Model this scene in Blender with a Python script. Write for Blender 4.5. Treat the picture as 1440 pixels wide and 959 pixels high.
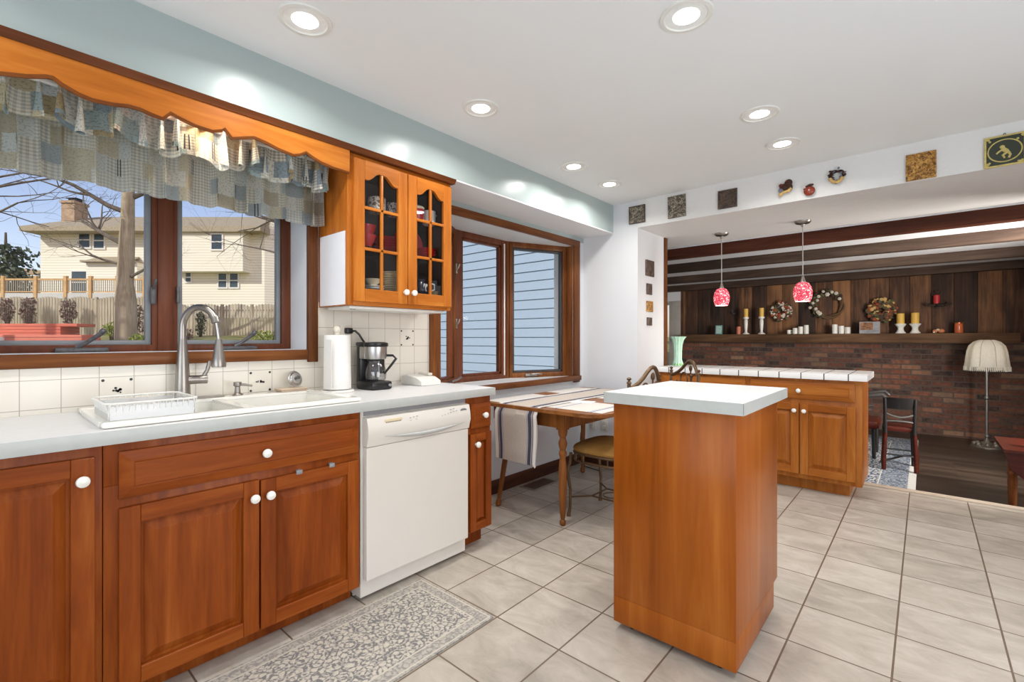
import bpy, bmesh, math, random
from mathutils import Vector, Matrix
for o in list(bpy.data.objects): bpy.data.objects.remove(o)
S = bpy.context.scene; COL = S.collection; PI = math.pi
R = random.Random(7)

# ------------------------------------------------------------------ camera, sky, sun, exposure
YAW = .7195; H = 1.2; CX = 2.51; FPX = 662.
cd = bpy.data.cameras.new('camera'); cam = bpy.data.objects.new('camera', cd); COL.objects.link(cam)
cam.location = (CX, 0, H); cam.rotation_euler = (PI/2, 0, YAW)
cd.sensor_width = 36; cd.lens = FPX/1440*36; cd.shift_y = -3.3/1440; cd.clip_start = .05; cd.clip_end = 400
S.camera = cam
S.view_settings.view_transform = 'Standard'; S.view_settings.look = 'None'
S.view_settings.gamma = 1; S.view_settings.use_curve_mapping = False
S.view_settings.exposure = 0.0

w = bpy.data.worlds.new('world'); S.world = w; w.use_nodes = True
nt = w.node_tree; bg = nt.nodes['Background']
sky = nt.nodes.new('ShaderNodeTexSky'); sky.sky_type = 'NISHITA'; sky.sun_disc = False
sky.sun_elevation = math.radians(38); sky.sun_rotation = math.radians(100); sky.altitude = 100; sky.dust_density = 1.0; sky.ozone_density = 2
hz = nt.nodes.new('ShaderNodeMixRGB'); hz.blend_type = 'MULTIPLY'; hz.inputs[0].default_value = 1; hz.inputs[2].default_value = (1.16, .94, .93, 1)   # thin haze
nt.links.new(sky.outputs[0], hz.inputs[1]); nt.links.new(hz.outputs[0], bg.inputs[0]); bg.inputs[1].default_value = .15

def sun(direction_to_sun, energy, col=(1, .95, .86), ang=.6):
    l = bpy.data.lights.new('sun', 'SUN'); l.energy = energy; l.color = col; l.angle = math.radians(ang)
    o = bpy.data.objects.new('sun', l); COL.objects.link(o)
    o.rotation_euler = Vector(direction_to_sun).to_track_quat('Z', 'Y').to_euler(); o.location = (6, -6, 12)
sun((.0, -.84, .52), 3.15)
def area(name, loc, target, sx, sy, power, col=(1, 1, 1), spread=180, shape='RECTANGLE'):
    l = bpy.data.lights.new(name, 'AREA'); l.shape = shape; l.size = sx
    if shape == 'RECTANGLE': l.size_y = sy
    l.energy = power; l.color = col; l.spread = math.radians(spread)
    o = bpy.data.objects.new(name, l); COL.objects.link(o); o.location = loc
    o.rotation_euler = (Vector(loc)-Vector(target)).to_track_quat('Z', 'Y').to_euler(); return o
# added fill lamps brightening the kitchen, unseen behind the camera and at the right
area('fill_rear', (2.2, -2.15, 1.0), (1.8, 1.4, 2.5), 2.8, 1.6, 46, (.80, .915, 1))
area('fill_side', (4.15, 1.3, 1.0), (1.5, 2.4, 2.0), 2.4, 1.4, 38, (.80, .915, 1))
# added fill lamp brightening the family room from its right-hand side
area('fill_family', (4.1, 5.35, 1.25), (1.8, 8.9, 1.15), 1.0, 1.6, 190, (1, .95, .88))

DOWN_W = 5.9; DOWN_COL = (1, .985, .955)

# ------------------------------------------------------------------ helpers
ROOT = {}
class MB:
    def __init__(s): s.v = []; s.f = []; s.m = []; s.uv = {}
    def add(s, vs, fs, mi=0):
        b = len(s.v); s.v += [Vector(p) for p in vs]
        for f in fs: s.f.append([b+i for i in f]); s.m.append(mi)
    def box(s, x0, x1, y0, y1, z0, z1, bev=0, mi=0, M=None):
        x0, x1 = sorted((x0, x1)); y0, y1 = sorted((y0, y1)); z0, z1 = sorted((z0, z1))
        if bev > 0:
            bm = bmesh.new(); bmesh.ops.create_cube(bm, size=1)
            for v in bm.verts: v.co = Vector(((x0+x1)/2+v.co.x*(x1-x0), (y0+y1)/2+v.co.y*(y1-y0), (z0+z1)/2+v.co.z*(z1-z0)))
            bmesh.ops.bevel(bm, geom=list(bm.edges), offset=min(bev, .45*min(x1-x0, y1-y0, z1-z0)), segments=2, profile=.5, affect='EDGES')
            bm.verts.index_update(); vs = [v.co.copy() for v in bm.verts]; fs = [[v.index for v in f.verts] for f in bm.faces]; bm.free()
        else:
            vs = [Vector((x, y, z)) for x in (x0, x1) for y in (y0, y1) for z in (z0, z1)]
            fs = [(0, 1, 3, 2), (4, 6, 7, 5), (0, 4, 5, 1), (2, 3, 7, 6), (0, 2, 6, 4), (1, 5, 7, 3)]
        if M: vs = [M @ v for v in vs]
        s.add(vs, fs, mi); return s
    def tube(s, pts, r, seg=10, closed=False, cap=True, mi=0):
        pts = [Vector(p) for p in pts]; n = len(pts)
        rs = r if isinstance(r, (list, tuple)) else [r]*n
        b = len(s.v); prev = None
        for i, p in enumerate(pts):
            if closed: t = pts[(i+1) % n]-pts[i-1]
            else: t = pts[min(i+1, n-1)]-pts[max(i-1, 0)]
            t = t.normalized() if t.length > 1e-9 else Vector((0, 0, 1))
            if prev is None:
                a = Vector((0, 0, 1)) if abs(t.z) < .9 else Vector((1, 0, 0)); u = t.cross(a).normalized()
            else:
                u = prev-t*prev.dot(t); u = u.normalized() if u.length > 1e-9 else t.orthogonal().normalized()
            prev = u; q = t.cross(u)
            for k in range(seg):
                a = 2*PI*k/seg; s.v.append(p+(u*math.cos(a)+q*math.sin(a))*rs[i])
        m = n if closed else n-1
        for i in range(m):
            for k in range(seg):
                i2 = (i+1) % n; k2 = (k+1) % seg
                s.f.append([b+i*seg+k, b+i*seg+k2, b+i2*seg+k2, b+i2*seg+k]); s.m.append(mi)
        if cap and not closed:
            s.f.append([b+k for k in range(seg)][::-1]); s.m.append(mi)
            s.f.append([b+(n-1)*seg+k for k in range(seg)]); s.m.append(mi)
        return s
    def lathe(s, prof, c=(0, 0, 0), seg=24, M=None, mi=0, flute=0, nf=12):
        b = len(s.v); n = len(prof); c = Vector(c)
        for r, z in prof:
            for k in range(seg):
                a = 2*PI*k/seg; rr = r*(1+flute*math.cos(nf*a)) if flute else r
                p = Vector((rr*math.cos(a), rr*math.sin(a), z)); s.v.append(c+(M @ p if M else p))
        for i in range(n-1):
            for k in range(seg):
                k2 = (k+1) % seg; s.f.append([b+i*seg+k, b+i*seg+k2, b+(i+1)*seg+k2, b+(i+1)*seg+k]); s.m.append(mi)
        if prof[0][0] > 1e-6: s.f.append([b+k for k in range(seg)][::-1]); s.m.append(mi)
        if prof[-1][0] > 1e-6: s.f.append([b+(n-1)*seg+k for k in range(seg)]); s.m.append(mi)
        return s
    def prism(s, poly, ext, mi=0):
        e = Vector(ext); n = len(poly); P = [Vector(p) for p in poly]
        s.add(P+[p+e for p in P], [list(range(n))[::-1], [n+i for i in range(n)]]+[[i, (i+1) % n, n+(i+1) % n, n+i] for i in range(n)], mi); return s
    def ball(s, c, r, seg=14, rings=8, mi=0):
        if not isinstance(r, (tuple, list)): r = (r, r, r)
        c = Vector(c); vs = [c+Vector((0, 0, -r[2]))]; fs = []
        for i in range(1, rings):
            t = PI*i/rings-PI/2
            for k in range(seg):
                a = 2*PI*k/seg; vs.append(c+Vector((r[0]*math.cos(t)*math.cos(a), r[1]*math.cos(t)*math.sin(a), r[2]*math.sin(t))))
        vs.append(c+Vector((0, 0, r[2]))); L = len(vs)-1
        for k in range(seg): fs.append([0, 1+(k+1) % seg, 1+k])
        for i in range(rings-2):
            for k in range(seg):
                a = 1+i*seg; fs.append([a+k, a+(k+1) % seg, a+seg+(k+1) % seg, a+seg+k])
        a = 1+(rings-2)*seg
        for k in range(seg): fs.append([a+k, a+(k+1) % seg, L])
        s.add(vs, fs, mi); return s
    def grid(s, nu, nv, fn, uvfn=None, mi=0):
        b = len(s.v)
        for j in range(nv+1):
            for i in range(nu+1):
                if uvfn: s.uv[len(s.v)] = uvfn(i/nu, j/nv)
                s.v.append(Vector(fn(i/nu, j/nv)))
        for j in range(nv):
            for i in range(nu):
                a = b+j*(nu+1)+i; s.f.append([a, a+1, a+nu+2, a+nu+1]); s.m.append(mi)
        return s
    def frustum(s, r0, r1, T, d0, d1, mi=0):   # rectangular raised field: r=(u0,u1,z0,z1)
        q = lambda r, d: [T(r[0], d, r[2]), T(r[1], d, r[2]), T(r[1], d, r[3]), T(r[0], d, r[3])]
        s.add(q(r0, d0)+q(r1, d1), [(0, 1, 5, 4), (1, 2, 6, 5), (2, 3, 7, 6), (3, 0, 4, 7), (4, 5, 6, 7), (3, 2, 1, 0)], mi); return s
    def tbox(s, T, u0, u1, d0, d1, z0, z1, bev=0, mi=0):
        a = T(u0, d0, z0); c = T(u1, d1, z1); return s.box(a[0], c[0], a[1], c[1], a[2], c[2], bev, mi)
def mesh_of(name, mb, mats, M=None, smooth=True, ang=38):
    me = bpy.data.meshes.new(name)
    vs = [(M @ v) if M else v for v in mb.v]
    me.from_pydata([tuple(v) for v in vs], [], mb.f)
    if not isinstance(mats, (list, tuple)): mats = [mats]
    for m in mats: me.materials.append(m)
    me.polygons.foreach_set('material_index', mb.m)
    if mb.uv:
        uv = me.uv_layers.new(name='UVMap')
        for l in me.loops: uv.data[l.index].uv = mb.uv.get(l.vertex_index, (0, 0))
    bm = bmesh.new(); bm.from_mesh(me); bmesh.ops.recalc_face_normals(bm, faces=bm.faces); bm.to_mesh(me); bm.free()
    if smooth:
        me.polygons.foreach_set('use_smooth', [True]*len(me.polygons)); me.set_sharp_from_angle(angle=math.radians(9 if name in ('door', 'drawer') else ang))
    me.update(); return me
def link(name, me): o = bpy.data.objects.new(name, me); COL.objects.link(o); return o
def thing(name, label, cat, loc=(0, 0, 0), rz=0, group=None):
    o = link(name, None); o.location = loc; o.rotation_euler = (0, 0, rz); o.empty_display_size = .05
    o['label'] = label; o['category'] = cat
    if group: o['group'] = group
    ROOT[o.name] = (Matrix.Translation(loc) @ Matrix.Rotation(rz, 4, 'Z')); return o
def part(name, mb, mats, parent, label=None, local=False, kind=None):
    """local=False: mb is in world coordinates; True: already in the thing's own frame"""
    Mr = ROOT[parent.name]; o = link(name, mesh_of(name, mb, mats, None if local else Mr.inverted())); o.parent = parent
    ROOT[o.name] = Mr
    if label: o['label'] = label
    if kind: o['kind'] = kind
    return o
def single(name, mb, mats, label, cat, group=None, kind=None):
    xs = [v.x for v in mb.v]; ys = [v.y for v in mb.v]; zs = [v.z for v in mb.v]
    loc = Vector(((min(xs)+max(xs))/2, (min(ys)+max(ys))/2, min(zs)))
    o = link(name, mesh_of(name, mb, mats, Matrix.Translation(-loc))); o.location = loc
    ROOT[o.name] = Matrix.Translation(loc); o['label'] = label; o['category'] = cat
    if group: o['group'] = group
    if kind: o['kind'] = kind
    return o
def struct(name, mb, mats, label=None, parent=None, smooth=True):
    o = link(name, mesh_of(name, mb, mats, None, smooth)); ROOT[o.name] = Matrix.Identity(4)
    if parent: o.parent = parent
    else: o['kind'] = 'structure'
    if label: o['label'] = label
    return o
def kids(o): return [c for c in bpy.data.objects if c.parent == o]
def dup(src, loc, rz, label, group=None):
    r = src.copy(); COL.objects.link(r); r.location = loc; r.rotation_euler = (0, 0, rz); r['label'] = label
    if group: r['group'] = group
    ROOT[r.name] = Matrix.Translation(loc) @ Matrix.Rotation(rz, 4, 'Z')
    for ch in kids(src):
        c = ch.copy(); COL.objects.link(c); c.parent = r
        for g in kids(ch): d = g.copy(); COL.objects.link(d); d.parent = c
    return r
TX = lambda f: (lambda u, d, z: Vector((f+d, u, z)))        # a front facing +x (sink wall)
TY = lambda f: (lambda u, d, z: Vector((u, f-d, z)))        # a front facing -y (peninsula)

# ------------------------------------------------------------------ materials
def srgb(r, g, b):
    f = lambda c: (c/12.92 if c <= .04045 else ((c+.055)/1.055)**2.4)
    return (f(r/255), f(g/255), f(b/255), 1)
class N:
    def __init__(s, name):
        s.m = bpy.data.materials.new(name); s.m.use_nodes = True; s.t = s.m.node_tree
        s.p = s.t.nodes['Principled BSDF']; s.out = s.t.nodes['Material Output']
    def n(s, typ, **k):
        x = s.t.nodes.new(typ)
        for a, b in k.items():
            if a.startswith('i_'):
                key = a[2:]; key = int(key) if key.isdigit() else key.replace('_', ' '); x.inputs[key].default_value = b
            else: setattr(x, a, b)
        return x
    def l(s, a, b): s.t.links.new(a, b)
    def co(s, kind='Object', scale=(1, 1, 1), rot=(0, 0, 0), loc=(0, 0, 0)):
        c = s.n('ShaderNodeTexCoord'); m = s.n('ShaderNodeMapping'); s.l(c.outputs[kind], m.inputs[0])
        m.inputs['Scale'].default_value = scale; m.inputs['Rotation'].default_value = rot; m.inputs['Location'].default_value = loc
        return m.outputs[0]
    def ramp(s, fac, stops, interp='LINEAR'):
        r = s.n('ShaderNodeValToRGB'); r.color_ramp.interpolation = interp; e = r.color_ramp.elements
        while len(e) < len(stops): e.new(.5)
        for k, (p, c) in enumerate(stops): e[k].position = p; e[k].color = c
        s.l(fac, r.inputs[0]); return r.outputs[0]
    def mix(s, fac, a, b, blend='MIX'):
        x = s.n('ShaderNodeMixRGB', blend_type=blend)
        for i, q in enumerate((fac, a, b)):
            if isinstance(q, (float, int)): x.inputs[i].default_value = q
            elif isinstance(q, tuple): x.inputs[i].default_value = q
            else: s.l(q, x.inputs[i])
        return x.outputs[0]
    def math(s, op, a, b=0., c=None):
        x = s.n('ShaderNodeMath', operation=op)
        for i, q in enumerate((a, b) if c is None else (a, b, c)):
            if isinstance(q, (float, int)): x.inputs[i].default_value = q
            else: s.l(q, x.inputs[i])
        return x.outputs[0]
    def sep(s, v): x = s.n('ShaderNodeSeparateXYZ'); s.l(v, x.inputs[0]); return x.outputs
    def noise(s, v, scale, detail=3, rough=.5, dist=0):
        x = s.n('ShaderNodeTexNoise'); s.l(v, x.inputs['Vector']); x.inputs['Scale'].default_value = scale
        x.inputs['Detail'].default_value = detail; x.inputs['Roughness'].default_value = rough; x.inputs['Distortion'].default_value = dist
        return x.outputs[0]
    def bump(s, h, strength=.2, dist=.01):
        b = s.n('ShaderNodeBump'); b.inputs['Strength'].default_value = strength; b.inputs['Distance'].default_value = dist
        s.l(h, b.inputs['Height']); s.l(b.outputs[0], s.p.inputs['Normal'])
    def fin(s, col=None, rough=.5, metal=0, coat=0, spec=None):
        if col is not None:
            if isinstance(col, tuple): s.p.inputs['Base Color'].default_value = col
            else: s.l(col, s.p.inputs['Base Color'])
        s.p.inputs['Roughness'].default_value = rough; s.p.inputs['Metallic'].default_value = metal
        s.p.inputs['Coat Weight'].default_value = coat; s.p.inputs['Coat Roughness'].default_value = .12
        if spec is not None: s.p.inputs['Specular IOR Level'].default_value = spec
        return s.m
def _rv(self, v, a, b):
    m = self.n('ShaderNodeMapRange'); self.l(v, m.inputs[0]); m.inputs[1].default_value = a; m.inputs[2].default_value = b; return m.outputs[0]
N.ramp_v = _rv
def plain(name, c, rough=.5, metal=0, coat=0, var=.06, scale=18, spec=None):
    k = N(name); v = k.co(); nz = k.noise(v, scale, 3)
    d = tuple(max(0, x*(1-var)) for x in c[:3])+(1,); u = tuple(min(1, x*(1+var)) for x in c[:3])+(1,)
    return k.fin(k.ramp(nz, [(.3, d), (.7, u)]), rough, metal, coat, spec)
def wood(name, dark, mid, light, axis='z', rough=.36, coat=.05, fine=1.0):
    k = N(name); st = {'x': (1.1, 14, 14), 'y': (14, 1.1, 14), 'z': (14, 14, 1.1)}[axis]
    v = k.co(scale=st); a = k.noise(v, 1.0*fine, 5, .6, .8); b = k.noise(v, 7*fine, 2, .5)
    big = k.noise(k.co(scale=(2.2, 2.2, 2.2)), 1, 1)
    t = k.math('ADD', k.math('MULTIPLY', a, .62), k.math('ADD', k.math('MULTIPLY', b, .16), k.math('MULTIPLY', big, .22)))
    c = k.ramp(t, [(.30, dark), (.5, mid), (.70, light)])
    k.bump(b, .04, .003)
    return k.fin(c, rough, 0, coat, .16)
CH = dict(dark=srgb(98, 40, 8), mid=srgb(136, 64, 16), light=srgb(164, 90, 34))
cherry = {a: wood('cherry_wood_'+a, axis=a, **CH) for a in 'xyz'}
HN = dict(dark=srgb(150, 80, 22), mid=srgb(184, 106, 36), light=srgb(210, 134, 56))
golden = {a: wood('pendant_lit_cherry_'+a, srgb(122, 62, 16), srgb(158, 90, 32), srgb(182, 116, 52), axis=a) for a in 'xz'}  # cherry with the pendants' warm light put into its colour
honey = {a: wood('honey_wood_'+a, axis=a, **HN) for a in 'xyz'}
RB = dict(dark=srgb(70, 38, 18), mid=srgb(108, 62, 30), light=srgb(146, 92, 48))
trimwood = {a: wood('window_trim_wood_'+a, axis=a, **RB) for a in 'xyz'}
sash = wood('sash_wood', srgb(74, 40, 28), srgb(100, 56, 38), srgb(124, 72, 48), 'z')
tablewood = wood('table_wood', srgb(88, 50, 22), srgb(130, 78, 36), srgb(160, 102, 54), 'z')
tabletopw = wood('tabletop_wood', srgb(100, 58, 28), srgb(140, 88, 46), srgb(168, 112, 64), 'y')
basew = {a: wood('baseboard_wood_'+a, srgb(52, 30, 22), srgb(76, 44, 32), srgb(96, 58, 42), a) for a in 'xy'}
redwood = wood('dark_red_wood', srgb(40, 14, 10), srgb(66, 25, 16), srgb(98, 42, 26), 'x')
blackwood = plain('black_leather', srgb(24, 22, 22), .35, 0, .2)
beam_m = wood('rough_beam_wood', srgb(40, 30, 25), srgb(66, 52, 44), srgb(92, 74, 62), 'x', .75, 0)
beamred = wood('reddish_beam_wood', srgb(52, 26, 18), srgb(80, 42, 28), srgb(104, 58, 40), 'x', .6, 0)
mantelw = wood('mantel_wood', srgb(62, 44, 32), srgb(96, 70, 50), srgb(126, 96, 70), 'x', .7, 0)
white_wall = plain('white_paint', srgb(222, 223, 226), .55, var=.01, scale=3)
ceil_m = plain('ceiling_paint', srgb(238, 238, 238), .8, var=.008, scale=2)
soffit_m = plain('grey_green_paint', srgb(172, 184, 182), .3, var=.012, scale=3)
soffit_w = plain('soffit_underside_white', srgb(238, 238, 240), .5, var=.01, scale=3)
k = N('textured_plaster'); nz = k.noise(k.co(), 34, 4, .6); k.bump(nz, .35, .012); plaster = k.fin(srgb(230, 228, 226), .6)
white_p = plain('white_porcelain', srgb(238, 236, 228), .18, 0, .4, var=.01)
white_plastic = plain('white_plastic', srgb(232, 230, 224), .35, var=.012)
cream_p = plain('cream_plastic', srgb(226, 218, 204), .4, var=.02)
white_app = plain('white_enamel', srgb(222, 216, 207), .28, 0, .3, var=.01, scale=4)
grey_p = plain('grey_plastic', srgb(140, 140, 142), .4)
lam = plain('white_laminate', srgb(218, 217, 216), .42, 0, .05, var=.025, scale=40)
lam_edge = plain('grey_laminate_edge', srgb(188, 191, 187), .35, var=.03, scale=30)
black_p = plain('black_plastic', srgb(20, 20, 22), .3)
black_g = plain('black_rubber', srgb(14, 14, 14), .6)
steel = plain('brushed_steel', srgb(186, 184, 182), .28, 1, var=.05, scale=30)
nickel = plain('brushed_nickel', srgb(158, 152, 146), .32, 1, var=.05, scale=30)
chrome = plain('chrome', srgb(215, 215, 215), .12, 1, var=.02)
iron = plain('bronzed_iron', srgb(104, 80, 56), .45, .6, var=.2, scale=40)
grey_frame = plain('grey_window_cladding', srgb(124, 128, 132), .45)
dark_frame = plain('dark_screen_frame', srgb(58, 56, 58), .5)
red_c = plain('red_ceramic', srgb(176, 26, 36), .2, 0, .4)
cream_c = plain('cream_ceramic', srgb(226, 214, 184), .25, 0, .3)
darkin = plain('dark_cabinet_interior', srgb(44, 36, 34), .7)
yellow_w = plain('yellow_wax', srgb(232, 186, 84), .5)
white_w = plain('white_wax', srgb(236, 234, 226), .4)
pink_w = plain('salmon_wax', srgb(206, 120, 96), .5)
red_w = plain('red_wax', srgb(206, 52, 56), .45)
green_m = plain('green_leaf', srgb(90, 150, 60), .6, var=.3)
pewter = plain('pewter', srgb(92, 90, 92), .4, .5, var=.3, scale=60)
def glass(name, tint=(1, 1, 1, 1), g=.06, rough=.02):
    k = N(name); t = k.n('ShaderNodeBsdfTransparent'); t.inputs[0].default_value = tint
    gl = k.n('ShaderNodeBsdfGlossy'); gl.inputs['Roughness'].default_value = rough
    mx = k.n('ShaderNodeMixShader'); mx.inputs[0].default_value = g
    k.l(t.outputs[0], mx.inputs[1]); k.l(gl.outputs[0], mx.inputs[2]); k.l(mx.outputs[0], k.out.inputs[0]); return k.m
pane_m = glass('window_glass', (.97, .985, .98, 1), .006)
cabglass = glass('cabinet_glass', (.93, .93, .95, 1), .05)
carafe_m = glass('carafe_glass', (.75, .75, .77, 1), .12)
clearplast = glass('translucent_white_plastic', (.93, .94, .95, 1), .3, .4)
def emit(name, col, st):
    k = N(name); k.p.inputs['Emission Color'].default_value = col; k.p.inputs['Emission Strength'].default_value = st
    return k.fin(col, .5)
lamp_em = emit('lamp_diffuser', (1, .97, .93, 1), 7)

# floor tiles in the kitchen
TILE = .32464
k = N('floor_tiles'); v = k.co(loc=(-1.1245, -1.4844, 0)); x, y, z = k.sep(v)
def gl(c, size, half):   # 1 inside the grout line
    f = k.math('FRACT', k.math('ADD', k.math('DIVIDE', c, size), 100.))
    d = k.math('MINIMUM', f, k.math('SUBTRACT', 1., f)); return k.math('LESS_THAN', d, half/size)
gr = k.math('MAXIMUM', gl(x, TILE, .0035), gl(y, TILE, .0035))
cell = k.n('ShaderNodeCombineXYZ'); k.l(k.math('FLOOR', k.math('DIVIDE', x, TILE)), cell.inputs[0]); k.l(k.math('FLOOR', k.math('DIVIDE', y, TILE)), cell.inputs[1])
wn = k.n('ShaderNodeTexWhiteNoise'); k.l(cell.outputs[0], wn.inputs[0])
cl = k.noise(k.co(scale=(1, 1.8, 1)), 5, 5, .65, .6)
t = k.math('ADD', k.math('MULTIPLY', cl, .8), k.math('MULTIPLY', wn.outputs[0], .2))
c = k.ramp(t, [(.3, srgb(160, 151, 138)), (.5, srgb(184, 174, 161)), (.7, srgb(202, 193, 181))])
c = k.mix(gr, c, srgb(112, 94, 78)); k.bump(k.math('SUBTRACT', 1., gr), .25, .004); floor_m = k.fin(c, .38)
# small wall tiles
k = N('wall_tiles'); v = k.co(loc=(0, -.108, -1.043)); x, y, z = k.sep(v)
gr = k.math('MAXIMUM', gl(y, .1113, .0013), gl(z, .1095, .0013))
c = k.mix(gr, srgb(228, 222, 210), srgb(176, 166, 152)); k.bump(k.math('SUBTRACT', 1., gr), .2, .003); wtile_m = k.fin(c, .2, 0, .2)
# peninsula tiles
k = N('counter_tiles'); v = k.co(loc=(-.69, -4.28, 0)); x, y, z = k.sep(v)
gr = k.math('MAXIMUM', gl(x, .152, .0035), gl(y, .152, .0035))
c = k.mix(gr, srgb(238, 236, 234), srgb(52, 44, 48)); ctile_m = k.fin(c, .22)
# oak floor of the family room
k = N('plank_floor'); v = k.co(); b = k.n('ShaderNodeTexBrick'); k.l(v, b.inputs[0]); b.inputs['Scale'].default_value = 1
b.inputs['Brick Width'].default_value = 1.1; b.inputs['Row Height'].default_value = .09; b.inputs['Mortar Size'].default_value = .002
b.inputs['Color1'].default_value = (0, 0, 0, 1); b.inputs['Color2'].default_value = (1, 1, 1, 1); b.inputs['Mortar'].default_value = (0, 0, 0, 1)
gn = k.noise(k.co(scale=(1.5, 22, 1)), 1.5, 4)
t = k.math('ADD', k.math('MULTIPLY', b.outputs[0], .4), k.math('MULTIPLY', gn, .6))
c = k.ramp(t, [(.2, srgb(42, 34, 28)), (.5, srgb(66, 54, 45)), (.8, srgb(90, 74, 62))]); plank_m = k.fin(c, .4)
# brick
k = N('old_brick'); v = k.co(rot=(PI/2, 0, 0)); b = k.n('ShaderNodeTexBrick'); k.l(v, b.inputs[0]); b.inputs['Scale'].default_value = 1
b.inputs['Brick Width'].default_value = .225; b.inputs['Row Height'].default_value = .075; b.inputs['Mortar Size'].default_value = .009
b.inputs['Color1'].default_value = (0, 0, 0, 1); b.inputs['Color2'].default_value = (1, 1, 1, 1); b.inputs['Mortar Smooth'].default_value = .3
c = k.ramp(b.outputs[0], [(0, srgb(44, 38, 40)), (.2, srgb(84, 54, 46)), (.42, srgb(140, 78, 56)), (.6, srgb(100, 64, 54)), (.78, srgb(150, 94, 70)), (.92, srgb(158, 124, 98)), (1, srgb(70, 58, 58))])
c = k.mix(.28, c, k.ramp(k.noise(k.co(), 26, 5), [(.3, srgb(48, 40, 38)), (.7, srgb(168, 128, 104))]))
soot = k.ramp_v(k.noise(k.co(scale=(.8, 1, 1.3), loc=(.35, 0, 0)), 1.1, 3), .42, .62)
c = k.mix(k.math('MULTIPLY', soot, .55), c, srgb(40, 34, 33))
c = k.mix(b.outputs[1], c, srgb(96, 84, 76)); k.bump(k.math('SUBTRACT', 1., b.outputs[1]), .8, .012); brick_m = k.fin(c, .85)
# plank wall
k = N('barn_boards'); v = k.co(); x, y, z = k.sep(v)
wn = k.n('ShaderNodeTexWhiteNoise', noise_dimensions='1D'); k.l(k.math('FLOOR', k.math('DIVIDE', x, .235)), wn.inputs['W'])
gn = k.noise(k.co(scale=(26, 26, 1.6)), 1, 5, .65); bl = k.noise(k.co(scale=(5, 5, 2)), 1, 3)
t = k.math('ADD', k.math('MULTIPLY', wn.outputs[0], .28), k.math('ADD', k.math('MULTIPLY', gn, .4), k.math('MULTIPLY', bl, .32)))
c = k.ramp(t, [(.30, srgb(30, 21, 17)), (.48, srgb(78, 51, 36)), (.68, srgb(152, 106, 68))]); k.bump(gn, .3, .006); board_m = k.fin(c, .75)
# kitchen rug
def rug_mat(name, base, mid, dark, sc, w, l, bw, edge=0):
    k = N(name); v = k.co(); x, y, z = k.sep(v)
    vo = k.n('ShaderNodeTexVoronoi', feature='DISTANCE_TO_EDGE'); wv = k.co(scale=(sc, sc, sc))
    nz = k.n('ShaderNodeTexNoise'); k.l(wv, nz.inputs['Vector']); nz.inputs['Scale'].default_value = 2.2
    ad = k.mix(.28, wv, nz.outputs[1], 'LINEAR_LIGHT'); k.l(ad, vo.inputs['Vector']); vo.inputs['Scale'].default_value = 1
    vs = k.n('ShaderNodeTexVoronoi'); k.l(ad, vs.inputs['Vector']); vs.inputs['Scale'].default_value = .42
    ring = k.math('SINE', k.math('MULTIPLY', vs.outputs[0], 26.))
    p = k.math('ADD', k.math('MULTIPLY', k.ramp_v(vo.outputs[0], .02, .22), .5), k.math('MULTIPLY', k.math('GREATER_THAN', ring, .1), .28))
    p = k.math('ADD', p, k.math('MULTIPLY', k.noise(k.co(), sc*2.4, 3), .35))
    c = k.ramp(p, [(.32, dark), (.52, mid), (.78, base)])
    dx = k.math('SUBTRACT', w/2, k.math('ABSOLUTE', x)); dy = k.math('SUBTRACT', l/2, k.math('ABSOLUTE', y)); d = k.math('MINIMUM', dx, dy)
    inb = k.math('LESS_THAN', d, bw)
    c = k.mix(k.math('MULTIPLY', inb, .5), c, mid)
    for e in (bw, bw*.2): c = k.mix(k.math('LESS_THAN', k.math('ABSOLUTE', k.math('SUBTRACT', d, e)), .0035), c, base)
    if edge: c = k.mix(k.math('LESS_THAN', dx, edge), c, base)
    return k.fin(c, .95, spec=.1)
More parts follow.
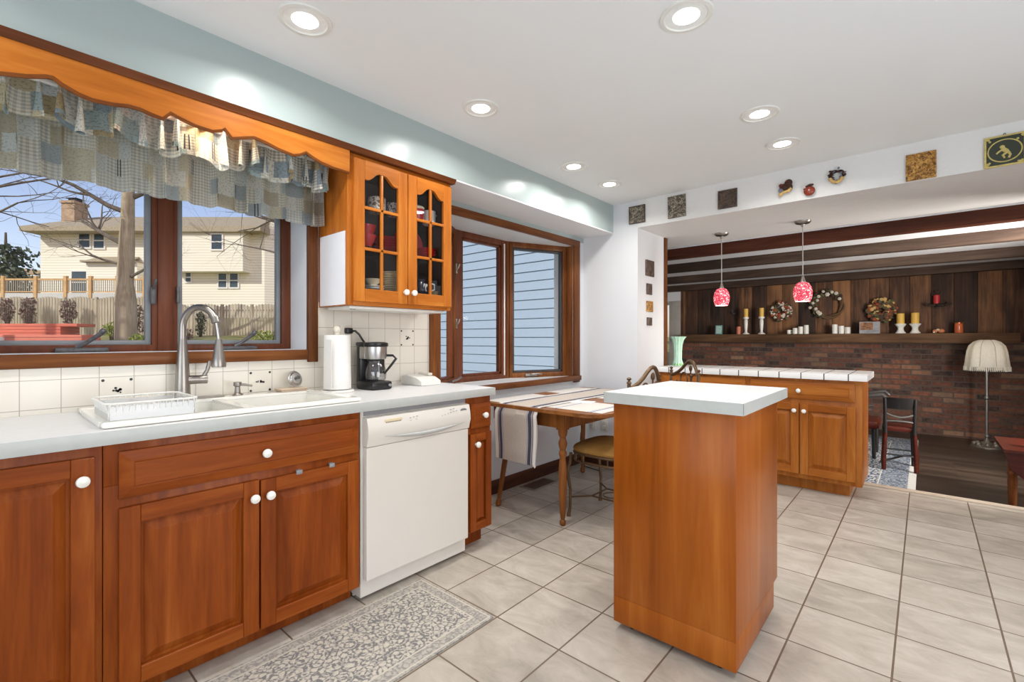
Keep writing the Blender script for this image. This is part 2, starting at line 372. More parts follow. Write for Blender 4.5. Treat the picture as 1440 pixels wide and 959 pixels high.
# patchwork curtain fabric
def patch_mat(name, seed, trans=.45, pale=0.):
    k = N(name); c = k.n('ShaderNodeTexCoord'); m = k.n('ShaderNodeMapping'); k.l(c.outputs['UV'], m.inputs[0]); m.inputs['Location'].default_value = (seed, seed*.37, 0)
    u, v, _ = k.sep(m.outputs[0]); ps = .085
    def fl(a, s): return k.math('FLOOR', k.math('DIVIDE', a, s))
    off = k.math('MULTIPLY', k.math('MODULO', k.math('ABSOLUTE', fl(v, ps*.8)), 2.), ps*.5); u2 = k.math('ADD', u, off)
    cb = k.n('ShaderNodeCombineXYZ'); k.l(fl(u2, ps), cb.inputs[0]); k.l(fl(v, ps*.8), cb.inputs[1])
    wn = k.n('ShaderNodeTexWhiteNoise'); k.l(cb.outputs[0], wn.inputs[0]); rnd = wn.outputs[0]
    base = k.ramp(rnd, [(0, srgb(222, 220, 210)), (.17, srgb(150, 164, 172)), (.33, srgb(200, 190, 160)), (.5, srgb(208, 214, 212)), (.67, srgb(174, 160, 128)), (.84, srgb(166, 182, 182))], 'CONSTANT')
    g1 = k.math('LESS_THAN', k.math('FRACT', k.math('DIVIDE', u, .013)), .5); g2 = k.math('LESS_THAN', k.math('FRACT', k.math('DIVIDE', v, .013)), .5)
    chk = k.math('MULTIPLY', k.math('ADD', g1, g2), .5)
    ischk = k.math('GREATER_THAN', k.math('FRACT', k.math('MULTIPLY', rnd, 37.)), .6)
    sp = k.noise(m.outputs[0], 150, 2); spk = k.math('GREATER_THAN', sp, .56)
    d = k.mix(k.math('MULTIPLY', spk, .42), base, srgb(98, 96, 88))
    d2 = k.mix(k.math('MULTIPLY', chk, .75), srgb(232, 228, 214), k.mix(.55, base, srgb(76, 92, 104)))
    col = k.mix(ischk, d, d2)
    if pale: col = k.mix(pale, col, srgb(232, 234, 230))
    f_ = k.math('FRACT', k.math('DIVIDE', u2, ps)); st2 = k.math('MULTIPLY', k.math('LESS_THAN', k.math('ABSOLUTE', k.math('SUBTRACT', k.math('ABSOLUTE', k.math('SUBTRACT', f_, .5)), .05)), .018), k.math('LESS_THAN', k.math('FRACT', k.math('MULTIPLY', rnd, 91.)), .25))
    col = k.mix(st2, col, srgb(74, 76, 78))
    df = k.n('ShaderNodeBsdfDiffuse'); tr = k.n('ShaderNodeBsdfTranslucent'); k.l(col, df.inputs[0]); k.l(col, tr.inputs[0])
    mx = k.n('ShaderNodeMixShader'); mx.inputs[0].default_value = trans; k.l(df.outputs[0], mx.inputs[1]); k.l(tr.outputs[0], mx.inputs[2]); k.l(mx.outputs[0], k.out.inputs[0])
    return k.m
def stripe_mat(name, axis, lines, base, sc=1.0, w=.36):
    k = N(name); v = k.co(); s = k.sep(v)[axis]; c = k.ramp(k.noise(k.co(scale=(60, 60, 60)), 4, 2), [(.3, tuple(q*.82 for q in base[:3])+(1,)), (.7, base)])
    for (p, hw, colr) in lines: c = k.mix(k.math('LESS_THAN', k.math('ABSOLUTE', k.math('SUBTRACT', s, p)), hw), c, colr)
    return k.fin(c, .9, spec=.1)
NAVY = srgb(76, 76, 92); BLUEL = srgb(132, 140, 166)
runner_m = stripe_mat('striped_linen', 0, [(-.125, .011, NAVY), (-.143, .003, NAVY), (-.105, .002, BLUEL), (.125, .014, NAVY), (.148, .003, NAVY), (.103, .002, BLUEL), (-.165, .012, srgb(226, 224, 220)), (.168, .010, srgb(226, 224, 220))], srgb(202, 190, 178))
mat_m = stripe_mat('striped_placemat', 0, [(-.13, .006, BLUEL), (.13, .008, BLUEL), (.11, .002, NAVY)], srgb(222, 216, 208))

# ------------------------------------------------------------------ the setting: kitchen shell
WT = .22    # outer wall thickness
WY0, WY1, WZ0, WZ1 = -.02, 1.18, 1.142, 2.06          # sink window opening
BY0, BY1, BZ0, BZ1 = 2.10, 3.74, .845, 2.076          # bay opening
m = MB(); m.box(-.4, 4.2, -2.3, 4.82, -.12, 0); struct('floor', m, floor_m, smooth=False)
m = MB(); m.box(-WT, 4.25, -2.3, 5.05, 2.44, 2.6); struct('ceiling', m, ceil_m)
m = MB()
m.box(-WT, 0, -2.3, WY0, 0, 2.44); m.box(-WT, 0, WY0, WY1, 0, WZ0); m.box(-WT, 0, WY0, WY1, WZ1, 2.44)
m.box(-WT, 0, WY1, BY0, 0, 2.44); m.box(-WT, 0, BY0, BY1, 0, BZ0-.04); m.box(-WT, 0, BY0, BY1, BZ1+.02, 2.44); m.box(-WT, 0, BY1, 3.92, 0, 2.44)
struct('wall_left', m, white_wall, smooth=False)
m = MB(); m.box(-WT, .575, 3.92, 4.48, -.2, 2.44); struct('wall_end', m, white_wall, smooth=False)
m = MB(); m.box(.575, 4.25, 3.92, 5.05, 2.196, 2.44); m.box(-2.0, .575, 4.6, 5.05, 2.196, 2.44); struct('wall_header', m, plaster, smooth=False)
m = MB(); m.box(4.05, 4.25, -2.3, .0, 0, 2.44); m.box(4.05, 4.25, 2.6, 4.82, 0, 2.44); m.box(4.05, 4.25, 0, 2.6, 0, .25); m.box(4.05, 4.25, 0, 2.6, 2.15, 2.44); struct('wall_right', m, white_wall, smooth=False)
m = MB(); m.box(-WT, .7, -2.3, -2.2, 0, 2.44); m.box(3.7, 4.25, -2.3, -2.2, 0, 2.44); m.box(.7, 3.7, -2.3, -2.2, 2.1, 2.44); struct('wall_rear', m, white_wall, smooth=False)
# soffit above the sink wall: grey-green face, white underside
m = MB(); m.box(0, .33, -2.2, 3.92, 2.185, 2.44); struct('soffit', m, soffit_m, smooth=False)
m = MB(); m.box(0, .329, -2.2, 3.92, 2.176, 2.185); struct('soffit_underside', m, soffit_w, smooth=False)
m = MB(); m.box(0, .004, 2.01, 3.92, 2.13, 2.1755); struct('soffit_band', m, soffit_m, smooth=False)
# baseboards
m = MB(); m.box(0, .014, 2.01, 3.92, 0, .105, .003); struct('baseboard_left', m, basew['y'])
m = MB(); m.box(.014, .575, 3.906, 3.92, 0, .105, .003); m.box(.575, .589, 3.906, 4.48, 0, .105, .003); struct('baseboard_end', m, basew['x'])
# wooden edge of the opening's left side, light nosing at the step
m = MB(); m.box(.53, .592, 4.48, 4.535, -.166, 2.196, .004); struct('trim_1', m, trimwood['z'])
m = MB(); m.box(.575, 4.2, 4.80, 4.875, -.02, .012, .006); struct('trim_2', m, wood('pale_nosing_wood', srgb(176, 158, 138), srgb(198, 182, 164), srgb(212, 198, 182), 'x'))
m = MB(); m.box(.575, 4.2, 4.78, 4.84, -.3, -.02); struct('step_riser', m, wood('riser_wood', srgb(90, 66, 50), srgb(120, 90, 68), srgb(140, 110, 84), 'x'))

# ------------------------------------------------------------------ window 1, over the sink
def pane(name, pts, parent): m = MB(); m.add(pts, [(0, 1, 2, 3)]); return struct(name, m, pane_m, parent=parent)
m = MB(); cw = .068
m.box(-.002, .022, WY0-cw, WY0, WZ0-cw, WZ1+cw, .004, 1); m.box(-.002, .022, WY1, WY1+cw-.012, WZ0-cw, WZ1+cw, .004, 1)
m.box(-.002, .026, WY0, WY1, WZ0-cw+.014, WZ0, .006, 0); m.box(-.002, .022, WY0, WY1, WZ1, WZ1+cw, .004, 0)
win1 = struct('window_1', m, [trimwood['y'], trimwood['z']])
m = MB(); fx0, fx1 = -.22, -.19; my = .593
for (a, b) in ((WY0, my), (my, WY1)):
    m.box(fx0, fx1, a, a+.05, WZ0, WZ1, .003); m.box(fx0, fx1, b-.05, b, WZ0, WZ1, .003)
    m.box(fx0, fx1-.001, a+.049, b-.049, WZ0, WZ0+.03, .002); m.box(fx0, fx1-.001, a+.049, b-.049, WZ1-.04, WZ1, .002)
m.box(fx0-.01, fx1+.012, my-.03, my+.03, WZ0+.0005, WZ1-.0005, .004)
struct('window_frame', m, sash, parent=win1)
for q, (a, b) in enumerate(((WY0+.0505, my-.0505), (my+.0505, WY1-.0505))):
    m = MB(); z0, z1 = WZ0+.0305, WZ1-.0405; x0, x1 = -.235, -.205
    m.box(x0, x1, a, a+.022, z0, z1, .002); m.box(x0, x1, b-.022, b, z0, z1, .002); m.box(x0, x1-.001, a+.021, b-.021, z0, z0+.02, .002); m.box(x0, x1-.001, a+.021, b-.021, z1-.022, z1, .002)
    sw = struct('window_sash', m, grey_frame, parent=win1)
    pane('window_pane', [(-.22, a+.02, z0+.018), (-.22, b-.02, z0+.018), (-.22, b-.02, z1-.02), (-.22, a+.02, z1-.02)], sw)
    # crank operator on the bottom rail
    yc = .30 if q == 0 else .905
    m = MB(); m.box(-.19, -.155, yc-.085, yc+.085, WZ0+.001, WZ0+.02, .006)
    m.tube([(-.165, yc-.02, WZ0+.018), (-.155, yc+.01, WZ0+.04), (-.14, yc+.05, WZ0+.075), (-.135, yc+.06, WZ0+.085)], [.009, .008, .009, .011], 8); m.ball((-.134, yc+.062, WZ0+.09), .012)
    struct('window_crank', m, pewter, parent=win1)
m = MB(); m.box(-.192, -.172, .535, .555, 1.36, 1.44, .004); m.tube([(-.175, .545, 1.43), (-.155, .548, 1.46), (-.155, .552, 1.475)], .006, 8); struct('window_latch', m, pewter, parent=win1)
m = MB(); m.box(-.192, -.172, .635, .65, 1.37, 1.45, .004); struct('window_latch', m, pewter, parent=win1)

# ------------------------------------------------------------------ window 2, the bay by the table
XB = -.34; yA, yB = 2.53, 3.165
m = MB()
m.box(-.002, .022, BY0-.09, BY0, BZ0-.06, 2.134, .004, 1); m.box(-.002, .022, BY1, BY1+.094, BZ0-.06, 2.134, .004, 1); m.box(-.002, .024, BY0-.09, BY1+.094, BZ1, 2.136, .005, 0)
m.box(-.12, 0, BY1-.02, BY1, BZ0, BZ1, .003, 1); m.box(-.12, 0, BY0, BY0+.02, BZ0, BZ1, .003, 1)
win2 = struct('window_2', m, [trimwood['y'], trimwood['z']])
poly = [(.03, BY0-.02), (.03, BY1), (-.12, BY1), (XB-.12, yB+.08), (XB-.12, yA-.08), (-.12, BY0-.02)]
m = MB(); m.prism([(x, y, BZ0-.038) for x, y in poly], (0, 0, .038)); struct('window_seat', m, lam, parent=win2)
m = MB(); m.box(.012, .055, 2.0, BY1+.07, BZ0-.04, BZ0+.006, .006); struct('seat_nosing', m, trimwood['y'], parent=win2)
m = MB(); m.prism([(x, y, BZ1) for x, y in [(0.0, BY0), (0.0, BY1), (-.12, BY1+.05), (XB-.12, yB+.08), (XB-.12, yA-.08), (-.12, BY0-.05)]], (0, 0, .05)); struct('bay_ceiling', m, white_wall, parent=win2)
def bay_window(p, q, nm, screen, stile_l, stile_r, strips=()):
    """frame, sash and pane in the vertical plane from p to q (xy), seen from inside on the left of p->q"""
    p = Vector((p[0], p[1], 0)); q = Vector((q[0], q[1], 0)); L = (q-p).length; t = (q-p)/L; n = Vector((t.y, -t.x, 0))
    M = Matrix(((t.x, n.x, 0, p.x), (t.y, n.y, 0, p.y), (0, 0, 1, 0), (0, 0, 0, 1)))
    f = MB(); z0, z1 = BZ0, BZ1
    f.box(0, stile_l, -.03, .03, z0, z1, .003, 0, M); f.box(L-stile_r, L, -.03, .03, z0, z1, .003, 0, M)
    f.box(stile_l, L-stile_r, -.03, .03, z0, z0+.045, .003, 0, M); f.box(stile_l, L-stile_r, -.03, .03, z1-.05, z1, .003, 0, M)
    fo = struct('window_frame', f, sash if nm == 'c' else trimwood['z'], parent=win2)
    g = MB(); a, b = stile_l, L-stile_r; sw = .02; zz0, zz1 = z0+.045, z1-.05
    for (u0, u1, w0, w1) in ((a, a+sw, zz0, zz1), (b-sw, b, zz0, zz1), (a, b, zz0, zz0+sw), (a, b, zz1-sw, zz1)): g.box(u0, u1, -.02, .018, w0, w1, .002, 0, M)
    so = struct('window_sash', g, dark_frame if screen else sash, parent=win2)
    P = [M @ Vector(c) for c in ((a+sw, 0, zz0+sw), (b-sw, 0, zz0+sw), (b-sw, 0, zz1-sw), (a+sw, 0, zz1-sw))]
    pane('window_pane', P, so)
    for u in strips:
        e = MB(); e.box(u, u+.014, .028, .033, z0+.03, z1-.03, .001, 0, M); struct('weather_strip', e, white_plastic, parent=fo)
    return M, L
M1, L1 = bay_window((XB, yA), (XB, yB), 'c', False, .075, .085, (.578,))
M2, L2 = bay_window((XB+.015, yB+.02), (-.085, BY1-.012), 'r', True, .03, .04, (.605,))
M3, L3 = bay_window((-.085, BY0+.012), (XB+.015, yA-.02), 'l', False, .03, .03)
m = MB(); m.box(XB-.04, XB+.035, yB-.02, yB+.035, BZ0, BZ1, .004); struct('mullion', m, trimwood['z'], parent=win2)
m = MB(); m.box(XB-.04, XB+.035, yA-.035, yA+.02, BZ0, BZ1, .004); struct('mullion', m, sash, parent=win2)
for zz in (1.28, 1.72):
    m = MB(); m.box(XB+.03, XB+.045, yA-.005, yA+.012, zz, zz+.08, .003); m.tube([(XB+.045, yA+.004, zz+.03), (XB+.06, yA+.012, zz+.05), (XB+.062, yA+.018, zz+.075)], .006, 8); struct('window_latch', m, nickel, parent=win2)
m = MB(); m.box(.0, .03, 0, .05, 0, .02); m = MB()
m.box(.15, .27, .03, .05, BZ0+.01, BZ0+.035, .005, 0, M2); m.tube([M2 @ Vector((.2, .055, BZ0+.03)), M2 @ Vector((.26, .07, BZ0+.035)), M2 @ Vector((.31, .065, BZ0+.03))], .007, 8); struct('window_crank', m, nickel, parent=win2)
m = MB(); m.box(.2, .30, .03, .05, BZ0+.005, BZ0+.03, .005, 0, M3); m.tube([M3 @ Vector((.28, .055, BZ0+.03)), M3 @ Vector((.36, .08, BZ0+.04)), M3 @ Vector((.43, .085, BZ0+.055))], .008, 8); struct('window_crank', m, nickel, parent=win2)

# ------------------------------------------------------------------ backsplash
m = MB(); m.box(0, .008, -2.2, 1.236, .914, 1.088); m.box(0, .008, 1.236, 2.012, .914, 1.40)
bs = struct('wall_backsplash', m, wtile_m, smooth=False)
def motif(y, z, s=1, side=0):
    m = MB(); rr = random.Random(int(y*1000))
    for k in range(9):
        a = rr.uniform(0, 6.28); r = rr.uniform(.002, .016); q = rr.uniform(.003, .006)
        m.prism([(.0082, y+r*1.3*math.cos(a)+q*math.cos(b), z+r*.8*math.sin(a)+q*math.sin(b)) for b in [i*PI/3 for i in range(6)]], (.0008, 0, 0))
    for sy in (-1, 1):
        for sz in (-1, 1): m.prism([(.0082, y+sy*.045+.006*math.cos(b), z+sz*.044+.006*math.sin(b)) for b in [i*PI/3 for i in range(6)]], (.0008, 0, 0))
    struct('tile_motif', m, black_p, parent=bs, label='small dark flower printed on a white wall tile')
motif(.387, .986); motif(.943, .986); motif(1.833, 1.205)

# ------------------------------------------------------------------ family room shell (one step lower)
FZ = -.166; YW = 8.98
m = MB(); m.box(-2.4, 4.4, 4.8, 9.2, FZ-.1, FZ); struct('floor_family', m, plank_m, smooth=False)
m = MB(); m.box(-2.4, 4.4, 5.05, 9.2, 2.185, 2.3); struct('ceiling_family', m, white_wall, smooth=False)
m = MB(); xk = -1.03
i = math.floor(xk/.235)
while i*.235 < 3.66:
    a = max(xk, i*.235+.002); b = min(3.66, (i+1)*.235-.002); m.box(a, b, YW, YW+.03, 1.1, 2.185, .003); i += 1
m.box(xk, 3.66, YW+.02, YW+.1, 1.1, 2.185); struct('wall_boards', m, board_m)
m = MB(); m.box(xk, 3.7, YW-.03, YW+.12, FZ, 1.15); struct('wall_brick', m, brick_m, smooth=False)
m = MB(); m.box(3.66, 3.76, 6.1, YW, FZ, 2.185); struct('wall_family_right', m, board_m, smooth=False)
m = MB(); m.box(-2.4, -1.42, YW, YW+.1, FZ, 2.185); m.box(-1.42, xk, YW, YW+.1, 1.92, 2.185); m.box(-2.5, -2.4, 4.6, YW, FZ, 2.185); struct('wall_family_left', m, white_wall, smooth=False)
m = MB(); m.box(-1.25, -1.03, YW-.02, YW+.1, FZ, 1.93, .004); win3 = struct('window_3', m, plain('grey_casing', srgb(176, 170, 164), .5))
m = MB(); m.box(-1.42, -1.25, YW+.03, YW+.06, .3, .36); m.box(-1.42, -1.25, YW+.03, YW+.06, 1.86, 1.93); m.box(-1.42, -1.25, YW+.03, YW+.06, 1.1, 1.15); struct('window_frame', m, white_plastic, parent=win3)
pane('window_pane', [(-1.42, YW+.045, .3), (-1.25, YW+.045, .3), (-1.25, YW+.045, 1.9), (-1.42, YW+.045, 1.9)], win3)
for yk, mt in ((5.055, beamred), (6.09, beam_m), (7.32, beam_m), (8.57, beam_m)):
    m = MB(); m.box(-2.4, 3.66 if yk > 5.1 else 4.2, yk, yk+.11, 2.078, 2.1955, .008); struct('ceiling_beam', m, mt)

# ------------------------------------------------------------------ sink wall: base cabinets
FR = .582                                           # face of the cabinet frames
def panel_door(name, T, u0, u1, z0, z1, parent, wv, wh, st=.055, th=.02, label=None):
    m = MB()
    m.tbox(T, u0, u0+st, 0, th, z0, z1, .003, 0); m.tbox(T, u1-st, u1, 0, th, z0, z1, .003, 0)
    m.tbox(T, u0+st, u1-st, 0, th, z0, z0+st, .003, 1); m.tbox(T, u0+st, u1-st, 0, th, z1-st, z1, .003, 1)
    a = (u0+st-.002, u1-st+.002, z0+st-.002, z1-st+.002); i = min(.034, (u1-u0-2*st)*.2); a = (a[0]+.006, a[1]-.006, a[2]+.006, a[3]-.006)
    m.tbox(T, u0+st-.003, u1-st+.003, 0, .003, z0+st-.003, z1-st+.003, 0, 0)
    m.frustum(a, (a[0]+i, a[1]-i, a[2]+i, a[3]-i), T, .0005, .0175, 0)
    return part(name, m, [wv, wh], parent, label)
def drawer_front(T, u0, u1, z0, z1, parent, wh, th=.02):
    m = MB(); m.tbox(T, u0, u1, 0, th*.7, z0, z1, .003); i = .03 if u1-u0 > .3 else .022
    m.frustum((u0+.003, u1-.003, z0+.003, z1-.003), (u0+i, u1-i, z0+i, z1-i), T, th*.7, th, 0)
    m.frustum((u0+i+.004, u1-i-.004, z0+i+.004, z1-i-.004), (u0+i+.010, u1-i-.010, z0+i+.009, z1-i-.009), T, th-.004, th+.004, 0)
    return part('drawer', m, wh, parent)
def knob(T, u, z, d, parent, mat=None):
    c = T(u, 0, 0); t = (T(u, 1, 0)-T(u, 0, 0)); m = MB()
    q = t.to_track_quat('Z', 'Y').to_matrix().to_4x4()
    m.lathe([(.0075, 0), (.0065, .008), (.009, .012), (.0155, .016), (.0175, .022), (.0155, .028), (.009, .0315), (.0, .0325)], T(u, d, z), 16, q)
    part('knob', m, mat or white_p, parent, 'white ceramic knob')
def carcass(m, T, u0, u1, depth, z0, z1, toe=.075, mi=0):
    a = T(u0, 0, z0); b = T(u1, -depth, z1); m.box(a[0], b[0], a[1], b[1], z0, z1, .002, mi)
    m.tbox(T, u0+.001, u1-.001, -depth, -toe, .001, z0, 0, mi)
T = TX(FR)
t = thing('base_cabinet', 'cherry base cabinet at the left edge of the photo, one tall raised-panel door', 'cabinet', (.3, -.15, 0))
m = MB(); carcass(m, T, -.75, .262, .572, .10, .8705); part('body', m, cherry['z'], t)
d = panel_door('door', T, -.115, .243, .115, .838, t, cherry['z'], cherry['y']); knob(T, .213, .772, .02, d)
d = panel_door('door', T, -.485, -.125, .115, .838, t, cherry['z'], cherry['y']); knob(T, -.155, .772, .02, d)
t = thing('base_cabinet', 'wide cherry cabinet under the white sink, two raised-panel doors below a false drawer', 'cabinet', (.3, .71, 0))
m = MB(); carcass(m, T, .264, 1.150, .572, .10, .735); m.box(FR-.02, FR, .264, 1.150, .735, .871, .002); m.box(.012, FR-.02, .264, .276, .735, .871); m.box(.012, FR-.02, 1.138, 1.150, .735, .871); part('body', m, cherry['z'], t)
d = drawer_front(T, .300, 1.138, .690, .842, t, cherry['y']); knob(T, .735, .763, .024, d)
d = panel_door('door', T, .300, .716, .085, .662, t, cherry['z'], cherry['y']); knob(T, .694, .598, .02, d)
d = panel_door('door', T, .722, 1.138, .085, .657, t, cherry['z'], cherry['y'], label='door with a worn, lighter panel edge'); knob(T, .75, .598, .02, d)
for yy in (.86, 1.0):
    m = MB(); m.box(FR+.003, FR+.018, yy, yy+.016, .657, .668, .002); m.box(FR+.018, FR+.024, yy-.004, yy+.02, .65, .667, .002); part('child_latch', m, grey_p, t, 'small grey child-lock hook on the door top')
t = thing('base_cabinet', 'narrow cherry cabinet with one small drawer, between the dishwasher and the table', 'cabinet', (.3, 1.9, 0))
m = MB(); carcass(m, T, 1.806, 2.004, .572, .10, .8705); part('body', m, cherry['z'], t)
d = drawer_front(T, 1.838, 1.996, .692, .832, t, cherry['y']); knob(T, 1.925, .764, .024, d)
d = panel_door('door', T, 1.828, 1.996, .112, .662, t, cherry['z'], cherry['y'], .045); knob(T, 1.868, .603, .02, d)

# countertop with a cut-out for the sink
SY0, SY1, SX0, SX1 = .262, 1.165, .03, .575
m = MB(); zt = .914; zb = .872
zb = .8715; m.box(.009, .612, -2.19, SY0+.03, zb, zt); m.box(.009, .612, SY1-.03, 2.012, zb, zt); m.box(.009, SX0+.03, SY0+.03, SY1-.03, zb, zt); m.box(SX1-.03, .612, SY0+.03, SY1-.03, zb, zt)
t = thing('countertop', 'long white laminate countertop with a grey front edge along the sink wall', 'countertop', (.3, 0, .872))
part('slab', m, lam, t)
m = MB(); m.box(.6121, .617, -2.19, 2.014, .871, .9135, .001); part('front_edge', m, lam_edge, t, 'grey laminate front edge')
# sink
t = thing('sink', 'white double-bowl drop-in sink set into the countertop below the window', 'sink', (.3, .71, .914))
m = MB(); zt = .934; zr = .9145; lip = .045; bk = .11
ym = (SY0+SY1)/2
m.box(SX0, SX0+bk, SY0, SY1, zr, zt, .008); m.box(SX1-lip, SX1, SY0, SY1, zr, zt, .008)
m.box(SX0+bk-.004, SX1-lip+.004, SY0, SY0+lip, zr, zt-.001); m.box(SX0+bk-.004, SX1-lip+.004, SY1-lip, SY1, zr, zt-.001); m.box(SX0+bk-.004, SX1-lip+.004, ym-.02, ym+.02, .80, zt-.003)
part('rim', m, white_p, t)
for a, b in ((SY0+lip+.0065, ym-.0265), (ym+.0265, SY1-lip-.0065)):
    m = MB(); x0, x1 = SX0+bk+.0085, SX1-lip-.0085; zb = .745
    m.box(x0, x1, a, b, zb, zb+.006); m.box(x0-.006, x0, a, b, zb, zr+.008); m.box(x1, x1+.006, a, b, zb, zr+.008); m.box(x0, x1, a-.004, a, zb, zr+.008); m.box(x0, x1, b, b+.004, zb, zr+.008)
    bo = part('bowl', m, white_p, t)
    m = MB(); m.lathe([(.045, 0), (.045, .004), (.03, .005), (.0, .003)], ((x0+x1)/2, (a+b)/2, zb+.006), 20); part('drain', m, steel, bo)
# faucet with its pull-down spray hanging from the spout
t = thing('faucet', 'brushed nickel gooseneck faucet with a pull-down spray head, behind the sink', 'faucet', (.075, .60, .934))
m = MB(); B = Vector((.078, .597, .934)); q = Vector((.86, .5, 0)).normalized()
m.lathe([(.03, 0), (.031, .01), (.029, .04), (.027, .10), (.0235, .17), (.018, .23), (.0145, .27)], B, 20)
pts = []; rad = .0865
for i in range(15):
    a = PI-i/14*PI*.93; pts.append(B+q*(rad+rad*math.cos(a))+Vector((0, 0, .315+rad*math.sin(a))))
pts = [B+Vector((0, 0, .24))]+pts; m.tube(pts, [.0155]+[.0145]*9+[.0155]*4+[.017, .018], 14)
part('spout', m, nickel, t)
e = pts[-1]
m = MB(); m.tube([e, e+Vector((.002, .004, -.03)), e+Vector((.004, .008, -.07))], .006, 10); hz = part('hose', m, steel, t)
m = MB(); c = e+Vector((.004, .008, -.19)); m.lathe([(.027, 0), (.0285, .01), (.024, .04), (.016, .085), (.0115, .12), (.0, .122)], c, 18); part('spray_head', m, nickel, t)
m = MB(); m.tube([B+Vector((0, 0, .085)), B+Vector((.008, .05, .085)), B+Vector((.012, .09, .085))], [.02, .019, .0195], 14)
hb = part('handle_base', m, nickel, t); m = MB(); m.tube([B+Vector((.010, .077, .10)), B+Vector((.014, .09, .125)), B+Vector((.016, .10, .165))], [.009, .008, .0095], 10); part('handle', m, nickel, hb)
m = MB(); m.box(.05, .105, .50, .755, .934, .941, .003); part('base_plate', m, nickel, t)
t = thing('soap_dispenser', 'small nickel soap pump in the sink deck, right of the faucet', 'soap dispenser', (.078, .815, .934))
m = MB(); m.lathe([(.024, 0), (.022, .006), (.013, .012), (.011, .04), (.017, .045), (.017, .062), (.0, .064)], (.078, .815, .934), 16); part('body', m, nickel, t)
m = MB(); m.tube([(.078, .815, .985), (.105, .84, .983), (.125, .862, .978)], [.006, .006, .0045], 10); part('spout', m, nickel, t)
# wire dish rack at the left of the sink
t = thing('dish_rack', 'white plastic dish drainer basket over the left sink bowl', 'dish rack', (.45, .39, .934))
mr = MB(); mw = MB(); x0, x1, y0, y1 = .30, .545, .285, .515; z0, z1 = .9355, .99
ring = lambda z, g: [(x0-g+.02, y0-g, z), (x1+g-.02, y0-g, z), (x1+g, y0-g+.02, z), (x1+g, y1+g-.02, z), (x1+g-.02, y1+g, z), (x0-g+.02, y1+g, z), (x0-g, y1+g-.02, z), (x0-g, y0-g+.02, z)]
mr.tube(ring(z1, .012), .0035, 8, closed=True); part('rim', mr, white_plastic, t)
mw.tube(ring(z0+.004, 0), .002, 6, closed=True)
for i in range(15):
    f = i/14; xx = x0+f*(x1-x0); yy = y0+f*(y1-y0)
    mw.tube([(xx, y0-.011, z1), (xx, y0, z0+.004), (xx, y1, z0+.004), (xx, y1+.011, z1)], .0015, 5); mw.tube([(x0-.011, yy, z1), (x0, yy, z0+.004), (x1, yy, z0+.004), (x1+.011, yy, z1)], .0015, 5)
part('basket', mw, white_plastic, t)
m = MB(); m.box(x0-.005, x1+.005, y0-.005, y0-.003, z0, z1-.01); m.box(x0-.005, x1+.005, y1+.003, y1+.005, z0, z1-.01); m.box(x1+.004, x1+.006, y0, y1, z0, z1-.01); m.box(x0-.006, x0-.004, y0, y1, z0, z1-.01); part('side_wall', m, clearplast, t)
t = thing('soap_dish', 'small tan and white soap dish on the sink deck, below the right windowpane', 'soap dish', (.075, 1.06, .934))
m = MB(); m.box(.045, .12, 1.0, 1.13, .934, .943, .004); m.box(.04, .125, .995, 1.135, .943, .950, .003); part('tray', m, plain('tan_plastic', srgb(208, 186, 164), .5), t)
t = thing('sink_strainer', 'round metal sink strainer leaning upright in the soap dish', 'strainer', (.075, 1.10, .951))
m = MB(); Mr = Matrix.Rotation(math.radians(72), 4, Vector((-.3, 1, 0)).normalized()); m.lathe([(.040, 0), (.042, .004), (.034, .006), (.028, .016), (.0, .018)], (.06, 1.09, .992), 24, Mr); sp = part('basket', m, steel, t)
m = MB(); m.lathe([(.006, .016), (.009, .03), (.0, .033)], (.06, 1.09, .992), 12, Mr); part('knob', m, pewter, t)
# paper towel
t = thing('paper_towel_holder', 'white paper towel holder with a round base beside the coffee maker', 'paper towel holder', (.135, 1.305, .914))
c = (.135, 1.285, .914); m = MB(); m.lathe([(.085, 0), (.088, .005), (.086, .012), (.03, .016), (.0, .017)], c, 32); part('base', m, white_plastic, t)
m = MB(); m.lathe([(.009, .017), (.009, .318), (.0, .318)], c, 12); po = part('post', m, white_plastic, t); m = MB(); m.ball((c[0], c[1], c[2]+.335), .021); m.lathe([(.013, .305), (.015, .314), (.009, .32)], c, 14); part('finial', m, cream_p, po)
m = MB(); m.lathe([(.02, .0), (.07, .0), (.071, .002), (.066, .285), (.065, .287), (.02, .287)], (c[0], c[1], c[2]+.018), 36); m.box(c[0]-.004, c[0]+.0725, c[1]-.0715, c[1]-.0695, c[2]+.02, c[2]+.28)
single('paper_towel_roll', m, plain('paper_towel', srgb(240, 238, 234), .9, var=.015, scale=90, spec=.1), 'white roll of paper towels on the holder by the window', 'paper towel')
# coffee maker
t = thing('coffee_maker', 'black drip coffee maker with a steel band and glass carafe on the counter', 'coffee maker', (.14, 1.52, .914))
cx, cy, z0 = .15, 1.498, .914
m = MB(); m.box(cx-.08, cx+.09, cy-.065, cy+.065, z0+.001, z0+.048, .012); part('base', m, black_p, t)
m = MB(); m.box(cx-.085, cx-.04, cy-.062, cy+.062, z0+.03, z0+.262, .01); part('rear_tank', m, black_p, t)
m = MB(); m.lathe([(.058, 0), (.063, .03), (.064, .068), (.0, .068)], (cx+.02, cy, z0+.172), 28); m.box(cx-.05, cx+.0, cy-.062, cy+.062, z0+.172, z0+.242, .005); part('brew_basket', m, steel, t)
m = MB(); m.lathe([(.066, 0), (.07, .008), (.068, .022), (.05, .027), (.0, .028)], (cx+.02, cy, z0+.2405), 28); m.box(cx-.085, cx+.01, cy-.066, cy+.066, z0+.243, z0+.267, .008); part('lid', m, black_p, t)
